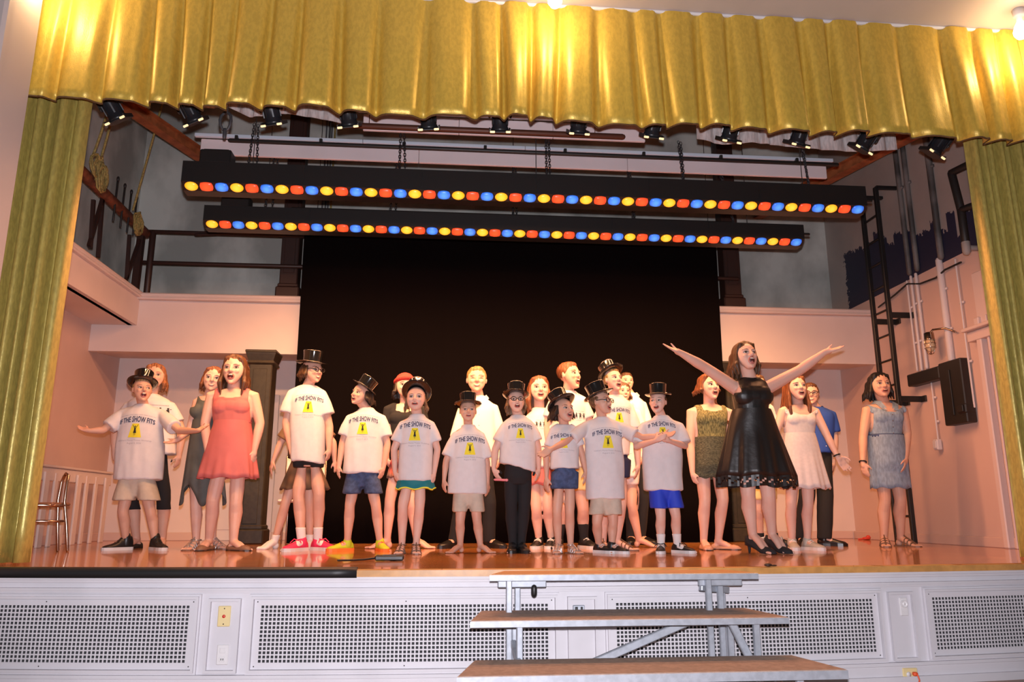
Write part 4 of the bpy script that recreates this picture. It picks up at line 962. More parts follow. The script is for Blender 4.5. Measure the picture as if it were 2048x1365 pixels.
    v, e = arrs(me); polys = [tuple(p.vertices) for p in me.polygons]; vw = v+np.array(org); nn = normals(me)
    bvh = BVHTree.FromPolygons([tuple(q) for q in vw], polys)
    # ---- face
    fdir_ = Mh @ Vector((0, 1, 0))
    def patch(ol, off, name, m, dome=.004, parent=body, inner=.55):
        cx = sum(p[0] for p in ol)/len(ol); cz = sum(p[1] for p in ol)/len(ol); vs = []; fs = []
        def hit(x, z, o):
            p = H(x, -1.0, z); q = bvh.ray_cast(p, fdir_, h*1.2)[0]
            if q is None: q = H(x, -.33, z)
            return q-fdir_*o-org
        n = len(ol)
        for x, z in ol: vs.append(hit(x, z, off-.004))
        for x, z in ol: vs.append(hit(x, z, off))
        for x, z in ol: vs.append(hit(cx+(x-cx)*inner, cz+(z-cz)*inner, off+dome*.8))
        vs.append(hit(cx, cz, off+dome))
        for a in range(2):
            for i in range(n): fs.append((a*n+i, a*n+(i+1) % n, (a+1)*n+(i+1) % n, (a+1)*n+i))
        for i in range(n): fs.append((2*n+i, 2*n+(i+1) % n, 3*n))
        mm = bpy.data.meshes.new(name); mm.from_pydata(vs, [], fs); mm.update(); return link(name, mm, m, parent, True)
    if not (mouth is None):
        el_ = lambda cx, cz, a, b, n=12: [(cx+a*cos(2*pi*j/n), cz+b*sin(2*pi*j/n)) for j in range(n)]
        gz = .03*(1 if head[3] > 15 else -1 if head[3] < -15 else 0)
        for s_ in (-1, 1):
            ex = s_*.155
            if not smile:
                patch([(ex+.075*cos(t), .0+(.036 if sin(t) > 0 else .026)*sin(t)) for t in [2*pi*j/12 for j in range(12)]], .002, 'eye', EYEW, .002)
                patch(el_(ex+gz, .004, .030, .032), .0035, 'iris', IRIS, .0015)
            patch([(ex-.085, .012), (ex-.04, .040), (ex, .047), (ex+.04, .040), (ex+.085, .012), (ex+.04, .028), (ex, .034), (ex-.04, .028)] if not smile else [(ex-.08, -.012), (ex-.04, .010), (ex, .016), (ex+.04, .010), (ex+.08, -.012), (ex+.04, -.003), (ex, .002), (ex-.04, -.003)], .004, 'eyelid', HAIRC['dark'], .001, inner=.9)
            patch([(ex-s_*.09, .105), (ex-s_*.03, .128), (ex+s_*.05, .128), (ex+s_*.11, .098), (ex+s_*.05, .112), (ex-s_*.03, .110)], .0035, 'eyebrow', HAIRC[hair[1]] if hair else HAIRC['brown'], .001, inner=.8)
        lm_ = lips or LIPS; mz = -.275+dr*.4
        if mouth == 'open':
            patch(el_(0, mz, .125, mo+.035, 16), .003, 'lips', lm_, .003, inner=.85); patch(el_(0, mz, .097, mo, 16), .0055, 'mouth', MOUTH, .002)
            patch([(-.075, mo*.55+mz), (-.04, mo*.85+mz), (.04, mo*.85+mz), (.075, mo*.55+mz), (.05, mo*.35+mz), (-.05, mo*.35+mz)], .0078, 'teeth', TEETH, .0005, inner=.7)
        else:
            patch([(-.13, mz+.02), (-.05, mz+.025), (0, mz+.018), (.05, mz+.025), (.13, mz+.02), (.07, mz-.045), (0, mz-.06), (-.07, mz-.045)], .003, 'lips', lm_, .003, inner=.8)
            patch([(-.10, mz+.010), (0, mz+.004), (.10, mz+.010), (.05, mz-.028), (0, mz-.036), (-.05, mz-.028)], .0058, 'teeth', TEETH, .001)
        if glasses:
            g = MB()
            for s_ in (-1, 1):
                g.tube([H(s_*.155+.115*cos(t), -.425, .0+.082*sin(t)) for t in [2*pi*j/16 for j in range(17)]], .0035, 6, False)
                g.tube([H(s_*.27, -.42, .02), H(s_*.35, -.25, .03), H(s_*.37, .02, .03)], .0035, 6)
            g.tube([H(-.045, -.425, .02), H(.045, -.425, .02)], .0035, 6); g.build('glasses', GLASSM, root, True)
    # ---- hair
    if hair:
        st, hcn = hair[0], hair[1]; hm = HAIRC[hcn]; mb = MB(); z_end = P((head[0], hair[2])).z if len(hair) > 2 else None
        if hat is None: mb.ell(H(0, .10, .17), (.384*h, .425*h, .374*h), Mh, 20, 14)
        else: mb.ell(H(0, .13, .10), (.368*h, .385*h, .33*h), Mh, 18, 12)
        if st == 'short':
            mb.ell(H(0, .02, .36), (.30*h, .34*h, .17*h), Mh); 
            for s_ in (-1, 1): mb.ell(H(s_*.34, .02, .10), (.04*h, .14*h, .14*h), Mh)
        elif st in ('bob', 'long', 'pig', 'braid', 'side'):
            L = (hc.z-z_end)
            if hat is None:
                for s_ in (-1, 1):
                    for q in range(3): mb.tube([H(.02*s_, -.16+.12*q, .47), H(s_*.24, -.20+.16*q, .36), H(s_*.345, -.06+.14*q, .08)], [.05*h, .075*h, .07*h], 8)
            dn = Vector((0, 0, -1))
            if st != 'side' or True:
                nb_ = 5
                for s_ in (-1, 1):
                    if st == 'side' and s_ == hair[3]: continue
                    for q in range(nb_):
                        y0 = -.06+.12*q; a = H(s_*(.34-.05*max(0, q-2)), y0, .12); b1 = H(s_*.37, y0+.02, -.2); fwd = f*(.035*k if st == 'long' and q < 3 else 0)
                        w_ = .085*h*(1 if st != 'pig' else .6); e1 = a+dn*L*.62+r*s_*.075*h+fwd*.7+Vector((0, .02*q-.01, 0)); e2 = a+dn*(L*(1.06-.05*(q % 2)))+r*s_*(.05*h*(1.5 if st == 'bob' else .2+.35*q))+fwd+Vector((0, .02*q, 0))
                        if st == 'bob': e2 = e2+r*s_*.02
                        mb.tube([a, b1.lerp(e1, .25), e1, e2], [w_*.7, w_, w_*1.05, w_*.35], 8)
                    if st == 'pig': mb.tube([H(s_*.36, .15, -.12), H(s_*.42, .12, -.3)+dn*L*.1, H(s_*.44, .1, -.2)+dn*L*.6], [.06*h, .085*h, .03*h], 8)
            if st in ('bob', 'long'):
                for q in range(5):
                    x = (-2+q)*.15; a = H(x, .36, .1); mb.tube([a, H(x, .40, -.2), a+dn*L*1.0+Vector((0, -.02, 0))], [.11*h, .13*h, .06*h], 8)
            if st == 'braid':
                a = H(.2, .3, -.15); 
                for q in range(9): t = q/8; mb.ell(a.lerp(mid+r*sw*.62+f*.09*k-Z3*.16*k, t)+r*(.008*(-1)**q), (.026*k*(1-.4*t), .024*k, .026*k))
        hme = remesh(mb, .009, 2); shift(hme, org)
        vv, ee = arrs(hme); n2 = normals(hme); dd = np.array([noise.noise((x*60, y*60, z*7)) for x, y, z in vv]); vv += n2*(dd*.006)[:, None]; hme.vertices.foreach_set('co', vv.ravel()); hme.update()
        link('hair', hme, hm, root, True)
    # ---- hat
    if hat:
        if hat[0] == 'cap':
            mb = MB(); mb.ell(H(0, .06, .24), (.37*h, .44*h, .30*h), Mh @ Matrix.Rotation(-.2, 3, 'X'), 20, 12); mb.tube([H(.36*cos(t), .05+.42*sin(t), .22-.06*sin(t)) for t in [2*pi*j/20 for j in range(21)]], .022, 7, False)
            hme = remesh(mb, .008, 2); shift(hme, org); link('knit_cap', hme, mat('red_knit', (.55, .04, .03), .9, bump=.6, bscale=90), root, True)
        else:
            pb, rl = hat[0], hat[1]; bw = hat[2] if len(hat) > 2 else .60
            Mt = Matrix.Translation(H(0, .06, .26)) @ (Mh @ Matrix.Rotation(radians(pb), 3, 'X') @ Matrix.Rotation(radians(rl), 3, 'Y')).to_4x4() @ Matrix.Translation((0, -.0, .02*h))
            def brim(a): return .05*h*abs(cos(a))**2
            n = 32; rings = []
            for rr, zz in ((.355, -.0), (.47, -.012), (.57, 0), (bw, .02), (bw-.004, .035), (.56, .018), (.46, .008), (.37, .02), (.36, .10), (.365, .30), (.385, .50), (.39, .535), (.37, .555), (.30, .548), (.1, .54)):
                rings.append([Mt @ Vector((rr*h*.98*cos(a), rr*h*1.06*sin(a), zz*h+(brim(a)*(rr-.37)/.23 if rr > .38 and zz < .04 else 0))) for a in [2*pi*j/n for j in range(n)]])
            mb = MB(); mb.loft(rings, False, True); ho = mb.build('top_hat', HATM, root, True)
            mb = MB(); mb.loft([[Mt @ Vector((rr*h*.98*cos(a), rr*h*1.06*sin(a), zz*h)) for a in [2*pi*j/n for j in range(n)]] for rr, zz in ((.365, .02), (.378, .025), (.378, .105), (.365, .11))], False, False); mb.build('hat_band', HATB, ho, True)
    # ---- masks on the body surface
    V3 = np.array; z = vw[:, 2]
    R_, F_ = V3(r), V3(f); rel = vw-V3(mid); lx = rel@R_; lf = rel@F_
    arm = np.zeros(len(vw), bool); cap_ = np.zeros(len(vw), bool)
    for i in (0, 1):
        for a, b, rad in ((sj[i], ej[i], ru*1.5), (ej[i], wj[i], rf*1.5), (wj[i], wj[i]+(hj[i]-wj[i])*1.15, .050*k)):
            a_, b_ = V3(a), V3(b); ab = b_-a_; t = np.clip(((vw-a_)@ab)/(ab@ab), 0, 1); dist = np.linalg.norm(vw-a_-t[:, None]*ab, axis=1)
            if a is sj[i]: cap_ |= (dist < rad) & (t < .55) & (((vw-a_)@ab)/(ab@ab) > -.6)
            arm |= (dist < rad) & ((t > .12) if a is sj[i] else True)
    def fitted(name, mask, m, off=.006, it=3, parent=root, th=True):
        used, fs = submesh(v, polys, mask, name)
        if len(used) < 10: return None
        p = v[used]; n3 = nn[used]; mm = bpy.data.meshes.new(name); mm.from_pydata([tuple(q) for q in p], [], fs); mm.update()
        _, e3 = arrs(mm)
        # smooth the open rim only
        bm = bmesh.new(); bm.from_mesh(mm); bd_ = np.array([x.is_boundary for x in bm.verts]); 
        be = np.array([[q.index for q in x.verts] for x in bm.edges if x.is_boundary], int); bm.free()
        q = p+n3*off
        if len(be):
            for _ in range(8):
                sm = smooth_np(q, be, 1, .5); q[bd_] = sm[bd_]
        mm.vertices.foreach_set('co', q.ravel()); mm.update()
        o = link(name, mm, m, parent, True)
        sd_ = o.modifiers.new('thickness', 'SOLIDIFY'); sd_.thickness = .004; sd_.offset = -.5
        return o
    zpx = lambda y: P((head[0], y)).z
    # ---- tops
    if top and top[0] == 'tee':
        _, m, (xl, xr, yh), sl = top[:4]; slr = top[4] if len(top) > 4 else 1.0; long_ = sl > 1.2; tw = top[5] if len(top) > 5 else 0
        hem = P(((xl+xr)/2, yh)); hwid = (xr-xl)*u/2; n = 28; rings = []
        nz0 = nb.z+.012*k
        fit_ = 1.0 if not bust else 1.05
        for t, a, b in ((0, .070*k, .060*k), (.015, .080*k, .066*k), (.05, .43*sw, .074*k), (.09, .62*sw, .086*k), (.14, .76*sw, .102*k*fat), (.22, .82*sw, .116*k*fat), (.34, max(.80*sw, .45*sw+.40*hwid), .124*k*fat), (.55, .35*sw+.60*hwid, .128*k*fat), (.8, .10*sw+.88*hwid, .136*k*fat), (1, hwid, .142*k*fat)):
            zz = nz0+(hem.z-nz0)*t; cx = Vector((mid.x, mid.y, 0)).lerp(Vector((hem.x, hem.y, 0)), max(0, (t-.1)/.9)); cc = Vector((cx.x, cx.y, zz))
            if t > .3: a = max(a, .112*k)
            rings.append(ring(cc, a, b, n, 2.2))
        if bust:
            pass
        mb = MB(); mb.loft(rings)
        if tw:  # hem slants
            mb.v = [(x, y, zq+(tw*u*((Vector((x, y, 0))-Vector((hem.x, hem.y, 0))).dot(r)/hwid) if zq < hem.z+.12 else 0)*max(0, 1-(zq-hem.z)/.12)) for x, y, zq in mb.v]
        if bust:
            for s_ in (-1, 1): mb.ell(sp(.67)+r*s_*.05*k+f*.072*k*fat, (.095*k*fat, .06*k*fat, .08*k*fat))
        for i in (0, 1):
            if not long_:
                e1 = sj[i].lerp(ej[i], sl); dn_ = Z3*-.012*k*slr; mb.tube([mid.lerp(sj[i], .45)-Z3*.0*k, sj[i]-Z3*.002, sj[i].lerp(ej[i], sl*.45)+dn_*.6, sj[i].lerp(ej[i], sl*.85)+dn_, e1+dn_], [.058*k*fat, ru*1.26, ru*1.42*slr, ru*1.56*slr, ru*1.6*slr], 14, False)
            else:
                mb.tube([mid.lerp(sj[i], .5)-Z3*.01*k, sj[i], sj[i].lerp(ej[i], .5), ej[i], ej[i].lerp(wj[i], .5), wj[i].lerp(ej[i], .06)], [.06*k*fat, ru*1.35, ru*1.35, rf*1.4, rf*1.3, rw*1.45], 12)
        tm = remesh(mb, .0095, 3); folds(tm, .016*k, 7.5, 2.0, nz0, hem.z, len(label)*1.7); v9, e9 = arrs(tm); tm.vertices.foreach_set('co', smooth_np(v9, e9, 1).ravel()); tm.update()
        tv_, _ = arrs(tm); tb = BVHTree.FromPolygons([tuple(q) for q in tv_], [tuple(p.vertices) for p in tm.polygons]); shift(tm, org)
        to = link({'dress_shirt': 'dress_shirt', 'polo': 'polo_shirt'}.get(top[6] if len(top) > 6 else '', 't_shirt'), tm, m, root, True)
        # collar rib
        mb = MB(); rg = [nb+Z3*(.008*k-.028*k*(.5+.5*sin(t)*-1)*0)+r*(.074*k*cos(t))-f*(.066*k*sin(t))-Z3*(.016*k*(1-sin(t))) for t in [2*pi*j/20 for j in range(21)]]
        mb.tube([q-f*0 for q in rg], .009*k, 7, False); mb.build('collar', m, to, True)
        if len(top) > 6:
            for s_ in (-1, 1):
                mb = MB(); mb.loft([[nb+r*s_*a+f*b+Z3*zz for a, b, zz in q] for q in (((.012, .07*k, -.03*k), (.075*k, .0, .025*k), (.08*k, -.05*k, .03*k)), ((.055*k, .088*k, -.07*k), (.10*k, .015, -.01*k), (.10*k, -.05*k, .0)))], False, False, False); mb.build('collar_flap', m, to, True)
            mb = MB()
            for q in range(5): pz = hem.z+(mid.z-.12*k-hem.z)*(1-q*.2); hh_ = tb.ray_cast(Vector((mid.x, mid.y, pz))+f*.6, -f)[0]; mb.ell((hh_ or mid)+f*.002, (.006, .004, .006), None, 8, 5)
            mb.build('buttons', WP, to, True)
        if prt:
            kind, x0, y0, w0 = prt; cc = P((x0, y0)); w0 = w0*u
            q = dict(bvh=tb, c=cc, r=r, f=f, w=w0, parent=to, org=org)
            if kind == 'show':
                wrap(SPOTP, off=.0035, name='spotlight_emblem', m=YELINK, **q); wrap(DANCER, off=.006, name='dancer_emblem', m=BLKINK, **q); wrap(LET, off=.005, name='lettering', m=NAVYINK, **q); wrap(SMALL, off=.0045, name='small_lettering', m=GREYINK, **q)
            else:
                wrap(FIGP, off=.004, name='figure_emblem', m=BLKINK, **q); wrap(BARS, off=.004, name='small_lettering', m=GREYINK, **q)
    if top and top[0] == 'fit':     # snug bodice: ('fit', mat, y_neck, y_low, scoop, name)
        _, m, yn, yl, sc, nm = top[:6]; zn, zl = zpx(yn), zpx(yl); strap = top[6] if len(top) > 6 else .05
        ax = np.abs(lx); neck = zn+np.maximum(0, (ax-.035*k))*sc
        back = lf < -.02
        lo = strap if strap > .1 else .40; mask = (z > zl) & (z < np.where(back, np.maximum(zn+.10*k, neck), neck)) & ~arm & (z < nb.z-.012*k) & np.where(z > mid.z-.10*k, ax < sw*(.82 if sc == .5 else .66), ax < sw*.97) & ~((z > zn+.01*k) & (ax < sw*lo) & (lf > -.0) & (sc > .5))
        mask &= ~((z > zn+.01) & (ax < .055*k) & (lf > -.01) & (sc > 0.5)) if False else True
        if nm == 'scoop_top': mask |= cap_ & (z < nb.z-.03*k); mask |= (z > mid.z-.10*k) & (z < nb.z-.012*k) & (ax > sw*.40) & ~arm
        bo = fitted(nm, mask, m, .008)
        if nm == 'shirt_bodice':
            for s_ in (-1, 1):
                mb = MB(); mb.loft([[nb+r*s_*a_+f*b_+Z3*zz for a_, b_, zz in q] for q in (((.018*k, .105*k, -.10*k), (.060*k, .055*k, .0), (.085*k, -.02*k, .015*k), (.06*k, -.07*k, .02*k)), ((.075*k, .118*k, -.10*k), (.115*k, .06*k, -.03*k), (.12*k, -.02*k, -.02*k), (.09*k, -.09*k, -.02*k)))], False, False, False); mb.build('collar_flap', m, bo, True)
            zb_ = P((head[0], 598)).z; cb = sp((zb_-pel.z)/tl); mb = MB(); mb.loft([[q+Z3*dz for q in ring(cb, ww*1.10+o_, .104*k*fat+.012+o_, 32, 2.1)] for dz, o_ in ((-.016, 0), (-.016, .008), (.016, .008), (.016, 0))], False, False); mb.build('belt', DENIM, root, True)
            for q in range(4):
                pz = zn-.03*k-q*.06*k; hh_ = bvh.ray_cast(Vector((mid.x, mid.y, pz))+f*.6, -f)[0]
                mb = MB(); mb.ell((hh_ or mid)+f*.012, (.006, .004, .006), None, 8, 5); mb.build('button', SH_BROWN, bo, True)
    # ---- skirts
    def skirt(m, y0, y1, xl, xr, pleat=9, amp=.10, name='skirt', hemf=None, wr_=None, lace=False, top_hw=None, dpt=.7, trim=None):
        z0, z1 = zpx(y0), P(((xl+xr)/2, y1)).z; c0 = sp((z0-pel.z)/tl); c1 = P(((xl+xr)/2, y1)); R1 = (xr-xl)*u/2; a0 = top_hw*u if top_hw else max(ww*1.06, .12*k*fat) if z0 > pel.z+.1*tl else hw*1.03
        n = 96; rings = []; ph = [random.uniform(-.25, .25) for _ in range(40)]
        def mk(off):
            out = []
            for j in range(13):
                t = j/12; ring_ = []
                for q in range(n):
                    a = 2*pi*q/n; ripple = 1+amp*t**1.2*(cos(pleat*a+1.2*sin(2*a)+ph[0])*.6+.4*cos((pleat*2+1)*a+ph[1]*9))
                    tt = min(1, t*1.0)**.85
                    wx = (a0+(R1-a0)*tt)*ripple-off; wy = (.095*k*fat+(R1*dpt-.095*k*fat)*tt)*ripple-off
                    zz_ = z0+(z1-z0)*t
                    if zz_ > pel.z-.30*tl: wy = max(wy, .124*k*fat-off); wx = max(wx, (hw*1.06 if zz_ < pel.z+.25*tl else ww*1.05)-off)
                    
                    dz = hemf(a)*u*t if hemf else 0
                    cc = Vector((c0.x+(c1.x-c0.x)*t, c0.y+(c1.y-c0.y)*t, z0+(z1-z0)*t+dz+.008*t*cos(pleat*a)))
                    ring_.append(cc+r*cos(a)*wx-f*sin(a)*wy)
                out.append(ring_)
            return out
        o_, i_ = mk(0), mk(.006); mb = MB(); mb.loft(o_+i_[::-1], False, False); s_ = mb.build(name, m, root, True)
        if trim: mb = MB(); mb.tube([q for q in o_[-1]]+[o_[-1][0]], .006, 6, False); mb.build('hem_trim', trim, s_, True, label='yellow hem trim')
        if lace:
            mb = MB(); last, prev = o_[-1], o_[-2]; g = .075*k
            rows = []
            for j in range(6): rows.append([last[q]+Vector((0, 0, -g*j/5*(1+.18*(abs(sin(q*pi*8/n))-.5) if j == 5 else 1)))+(last[q]-prev[q])*.03*j for q in range(n)])
            vs = [x for rr in rows for x in rr]; fs = []
            for j in range(5):
                for q in range(n):
                    if j in (1, 2, 3) and (q+j) % 3 == 0 and q % 12 not in (0, 6): continue
                    a, b = j*n+q, j*n+(q+1) % n; fs.append((a, b, b+n, a+n))
            mb.add(vs, fs); mb.build('lace_hem', m, s_)
        return s_
    # ---- bottoms
    def legwear(name, m, y1, rb, rt_=None, vox_=.0105, it=2, fold=.006, waist=.16):
        mb = MB(); zc = [zpx(y1)]*2
        rt_ = rt_ or .098*k*fat
        mb.loft([ring(sp(t_), hw*a_, b_*k*fat, 20) for t_, a_, b_ in ((-.30, .34, .075), (-.22, .62, .095), (-.14, .88, .11)) if sp(t_).z > zc[0]-.012 or t_ == -.14]+[ ring(sp(-.02), hw*1.08, .128*k*fat, 20), ring(sp(waist), hw*1.0, .118*k*fat, 20)])
        for i in (0, 1):
            a, b, cc = hj_[i]+Z3*.01, kj[i], aj[i]; pts = [a]; rr = [rt_]
            if zc[0] > b.z: t = (a.z-zc[0])/(a.z-b.z); pts += [a.lerp(b, t*.5), a.lerp(b, t)]; rr += [(rt_+rb)/2, rb]
            else: t = (b.z-zc[0])/(b.z-cc.z); pts += [a.lerp(b, .6), b, b.lerp(cc, t)]; rr += [(rt_*1.2+rb)/2.2, rb*1.12, rb]
            # square-cut cuff
            n = 16; rings = []
            o_pts = [hj_[1-i].lerp(kj[1-i], max(0, min(1, (hj_[1-i].z-q.z)/(hj_[1-i].z-kj[1-i].z)))) if q.z > kj[1-i].z else kj[1-i].lerp(aj[1-i], (kj[1-i].z-q.z)/(kj[1-i].z-aj[1-i].z)) for q in pts]
            for q_, (p_, r_) in enumerate(zip(pts, rr)):
                gapx = abs((o_pts[q_]-p_).dot(r))/2; sg = -1 if i == 0 else 1
                if q_ > 0:
                    inn = gapx-.012; out_ = r_
                    if inn < r_: p_ = p_+r*sg*(r_-max(inn, .72*r_))/2; rx_ = (r_+max(inn, .72*r_))/2
                    else: rx_ = r_
                else: rx_ = r_
                rings.append([p_+r*rx_*cos(2*pi*j/n)+Vector((0, 1, 0))*r_*1.08*sin(2*pi*j/n) for j in range(n)])
            mb.loft(rings)
        lm2 = remesh(mb, vox_, it); 
        if fold: folds(lm2, fold*k, 10, 4, pel.z, zc[0], 5)
        shift(lm2, org); return link(name, lm2, m, root, True)
    if bottom:
        for bt in ([bottom] if not isinstance(bottom, list) else bottom):
            if bt[0] == 'shorts': legwear(bt[4] if len(bt) > 4 else 'shorts', bt[1], bt[2], bt[3]*u)
            elif bt[0] == 'trousers': legwear('trousers', bt[1], bt[2], bt[3]*u, .094*k*fat)
            elif bt[0] == 'tight': fitted(bt[3], (z < pel.z+.22*tl) & (z > zpx(bt[2])) & ~arm, bt[1], .007)
            elif bt[0] == 'skirt': skirt(*bt[1:6], **(bt[6] if len(bt) > 6 else {}))
    if bracelet is not None:
        i, m = bracelet; d = (wj[i]-ej[i]).normalized(); a0_ = d.cross(Z3).normalized(); b0_ = d.cross(a0_); cpt = wj[i]-d*.012
        mb = MB(); mb.tube([cpt+(a0_*cos(t)+b0_*sin(t))*(rw*1.22) for t in [2*pi*j/16 for j in range(17)]], .007, 6, False); mb.build('bracelet', m, root, True)
    # ---- socks and shoes
    if socks:
        m, zt = socks
        for i in (0, 1):
            da = [np.hypot(vw[:, 0]-an[q][0].x-.3*(aj[q].x-an[q][0].x), vw[:, 1]-an[q][0].y) for q in (i, 1-i)]
            fitted('sock', (z < zt*k) & (da[0] < da[1]), m, .004 if not (shoes is None) else .006)
    if shoes:
        st = shoes[0]; m1 = shoes[1]; m2 = shoes[2] if len(shoes) > 2 else m1; m3 = shoes[3] if len(shoes) > 3 else m2
        for i in (0, 1):
            t, fd = an[i]; sd = fd.cross(Z3); L0, L1 = -.065*k, .215*k
            def Q(l, s_, zz): return t+fd*(L0+(L1-L0)*l)+sd*(s_*k)+Z3*(zz*k)
            def sect(l, w_, hb, ht, n=10): return [Q(l, -w_*cos(pi*j/n), hb+(ht-hb)*sin(pi*j/n)**.8) for j in range(n+1)]
            if st in ('sneaker', 'dress', 'hightop', 'boot'):
                hh = {'sneaker': .085, 'dress': .075, 'hightop': .13, 'boot': .12}[st]; b0 = .022
                mb = MB(); mb.loft([sect(0, .022, b0, hh*.75), sect(.05, .034, b0, hh), sect(.25, .040, b0, hh), sect(.42, .042, b0, hh*.92), sect(.55, .045, b0, .078), sect(.72, .050, b0, .060), sect(.88, .046, b0, .050), sect(.97, .030, b0, .040), sect(1.0, .014, b0, .03)])
                if st != 'dress': mb.tube([aj[i]+Z3*(.02*k if st == 'sneaker' else .05*k), t+Z3*.05*k], [.043*k, .046*k], 14)
                else: mb.tube([aj[i], t+Z3*.05*k], [.042*k, .044*k], 14)
                s_ = mb.build('shoe', m1, root, True)
                mb = MB(); so = []
                for l, w_ in ((-.02, .018), (.03, .036), (.2, .042), (.45, .043), (.7, .053), (.88, .049), (.98, .032), (1.03, .012)): so.append([Q(l, -w_, 0), Q(l, -w_, b0+.006), Q(l, w_, b0+.006), Q(l, w_, 0)])
                mb.loft(so); mb.build('sole', m2, s_)
                if st in ('sneaker', 'hightop'):
                    mb = MB()
                    for q in range(4): l = .42+q*.085; zz = .092-.012*q if st == 'sneaker' else .105-.015*q; mb.tube([Q(l, -.03, zz-.016), Q(l+.01, 0, zz), Q(l, .03, zz-.016)], .0055*k, 5)
                    if st == 'sneaker' and m3 is not m2:
                        for w_ in (-1, 1): mb.tube([Q(.40, 0, .09), Q(.44, w_*.035, .10), Q(.5, w_*.06, .07)], .005*k, 5)
                    mb.build('laces', m3, s_, True)
            elif st == 'flat':
                mb = MB(); mb.loft([sect(0, .024, .004, .048), sect(.06, .036, .004, .055), sect(.25, .041, .004, .043), sect(.45, .043, .004, .038), sect(.62, .047, .004, .044), sect(.78, .049, .004, .050), sect(.92, .038, .004, .040), sect(1.02, .014, .004, .022)])
                s_ = mb.build('shoe', m1, root, True)
                mb = MB(); mb.loft([[Q(l, -w_, 0), Q(l, -w_, .008), Q(l, w_, .008), Q(l, w_, 0)] for l, w_ in ((-.01, .02), (.06, .037), (.4, .043), (.75, .05), (.95, .036), (1.03, .012))]); mb.build('sole', SH_BLACK if m2 is m1 else m2, s_)
            elif st == 'heel':
                za = .085
                mb = MB(); mb.loft([sect(-.02, .022, za-.02, za+.055), sect(.06, .034, za-.025, za+.05), sect(.25, .036, za-.035, za+.028), sect(.45, .038, .03, .075), sect(.62, .044, .008, .060), sect(.78, .046, .004, .052), sect(.92, .036, .004, .040), sect(1.03, .012, .004, .022)]); s_ = mb.build('shoe', m1, root, True)
                mb = MB(); mb.tube([Q(.06, 0, za), Q(.08, 0, .05), Q(.07, 0, .008)], [.024*k, .014*k, .009*k], 8); mb.build('heel', m1, s_, True)
            elif st == 'sandal':
                mb = MB(); mb.loft([[Q(l, -w_, 0), Q(l, -w_, .012), Q(l, w_, .012), Q(l, w_, 0)] for l, w_ in ((-.03, .02), (.04, .037), (.4, .043), (.75, .052), (.93, .042), (1.02, .016))]); s_ = mb.build('sandal_sole', m2, root)
                mb = MB()
                for l, hh in ((.74, .045), (.60, .065), (.48, .085)):
                    mb.tube([Q(l, -.048, .01), Q(l, -.035, hh*.75), Q(l, 0, hh), Q(l, .035, hh*.75), Q(l, .048, .01)], .006*k, 6)
                mb.tube([Q(.86, 0, .01), Q(.74, 0, .047), Q(.48, 0, .087), Q(.36, 0, .11)], .006*k, 6)
                if len(shoes) > 4:
                    rr = .041*k; mb.tube([aj[i]+Z3*.012*k+fd*rr*cos(q)+sd*rr*sin(q) for q in [2*pi*j/14 for j in range(15)]], .008*k, 6, False)
                mb.build('straps', m1, s_, True)
    return dict(root=root, wj=wj, hj=hj, k=k)
TEE_L = lambda hem, sl=.62, slr=1.0, tw=0: ('tee', TEE, hem, sl, slr, tw)
person('boy in top hat and khaki shorts with arms wide, beside the grey-green dress', 1, head=(572, 385, 238, 32, 8, 0), sh=((408, 432), (738, 432)), el=((330, 562), (805, 566)), wr=((245, 566), (908, 566)), hd=((165, 545), (992, 540)),
    hip=(540, 840, 68), kn=((452, 1060), (622, 1060)), ft=((430, 1306), (665, 1306)), fdir=(-48, 45), ady=(-.10, -.16, -.18, -.34), sk='tan', hair=('short', 'blond'), hat=(-14, 8, .62), top=TEE_L((398, 692, 868), .72, 1.15), bottom=('shorts', KHAKI, 998, 74), shoes=('hightop', SH_BLACK, SH_WHITE, SH_BLACK), prt=('show', 563, 518, 214), curl=(.18, .18), palm=((.1, -.6, .8), (-.1, -.6, .8)), mo=.085)
person('red-haired woman in white tee and black capris behind the boy with arms wide', 1, Y=3.0, head=(652, 305, 150, 12, 2, 0), sh=((440, 385), (800, 385)), el=((405, 570), (818, 570)), wr=((400, 720), (800, 715)), hd=((420, 800), (785, 805)),
    hip=(640, 740, 78), kn=((505, 990), (705, 990)), ft=((505, 1290), (690, 1285)), fdir=(-20, 15), sk='warm', hair=('long', 'red', 330), top=('tee', TEE, (490, 785, 712), .6), bottom=('tight', BLKC, 1055, 'capris'), shoes=('flat', SH_BLACK), prt=('figs', 690, 445, 200), bust=True, mouth='smile', fat=1.1)
person('woman in a grey-green halter dress with pointed hem, brown bob and an arm reaching out', 1, head=(1012, 322, 168, 12, 0, 4), sh=((890, 362), (1085, 362)), el=((868, 560), (1080, 560)), wr=((790, 622), (1085, 680)), hd=((700, 652), (1080, 760)),
    hip=(950, 660, 68), kn=((905, 1010), (1000, 1010)), ft=((885, 1306), (1030, 1300)), fdir=(-8, 55), ady=(0, -.18, 0, 0), sk='fair', hair=('bob', 'auburn', 335), top=('fit', GREYD, 385, 560, .9, 'bodice'), bottom=('skirt', GREYD, 500, 970, 815, 1085, dict(pleat=6, amp=.10, hemf=lambda a: 62*cos(4*a+pi*.75) if True else 0, dpt=.62)), shoes=('sandal', SH_SILVER, SH_TAN, SH_SILVER, 1), bust=True, mouth='smile', palm=((0, -.5, .9), None), curl=(.2, .28))
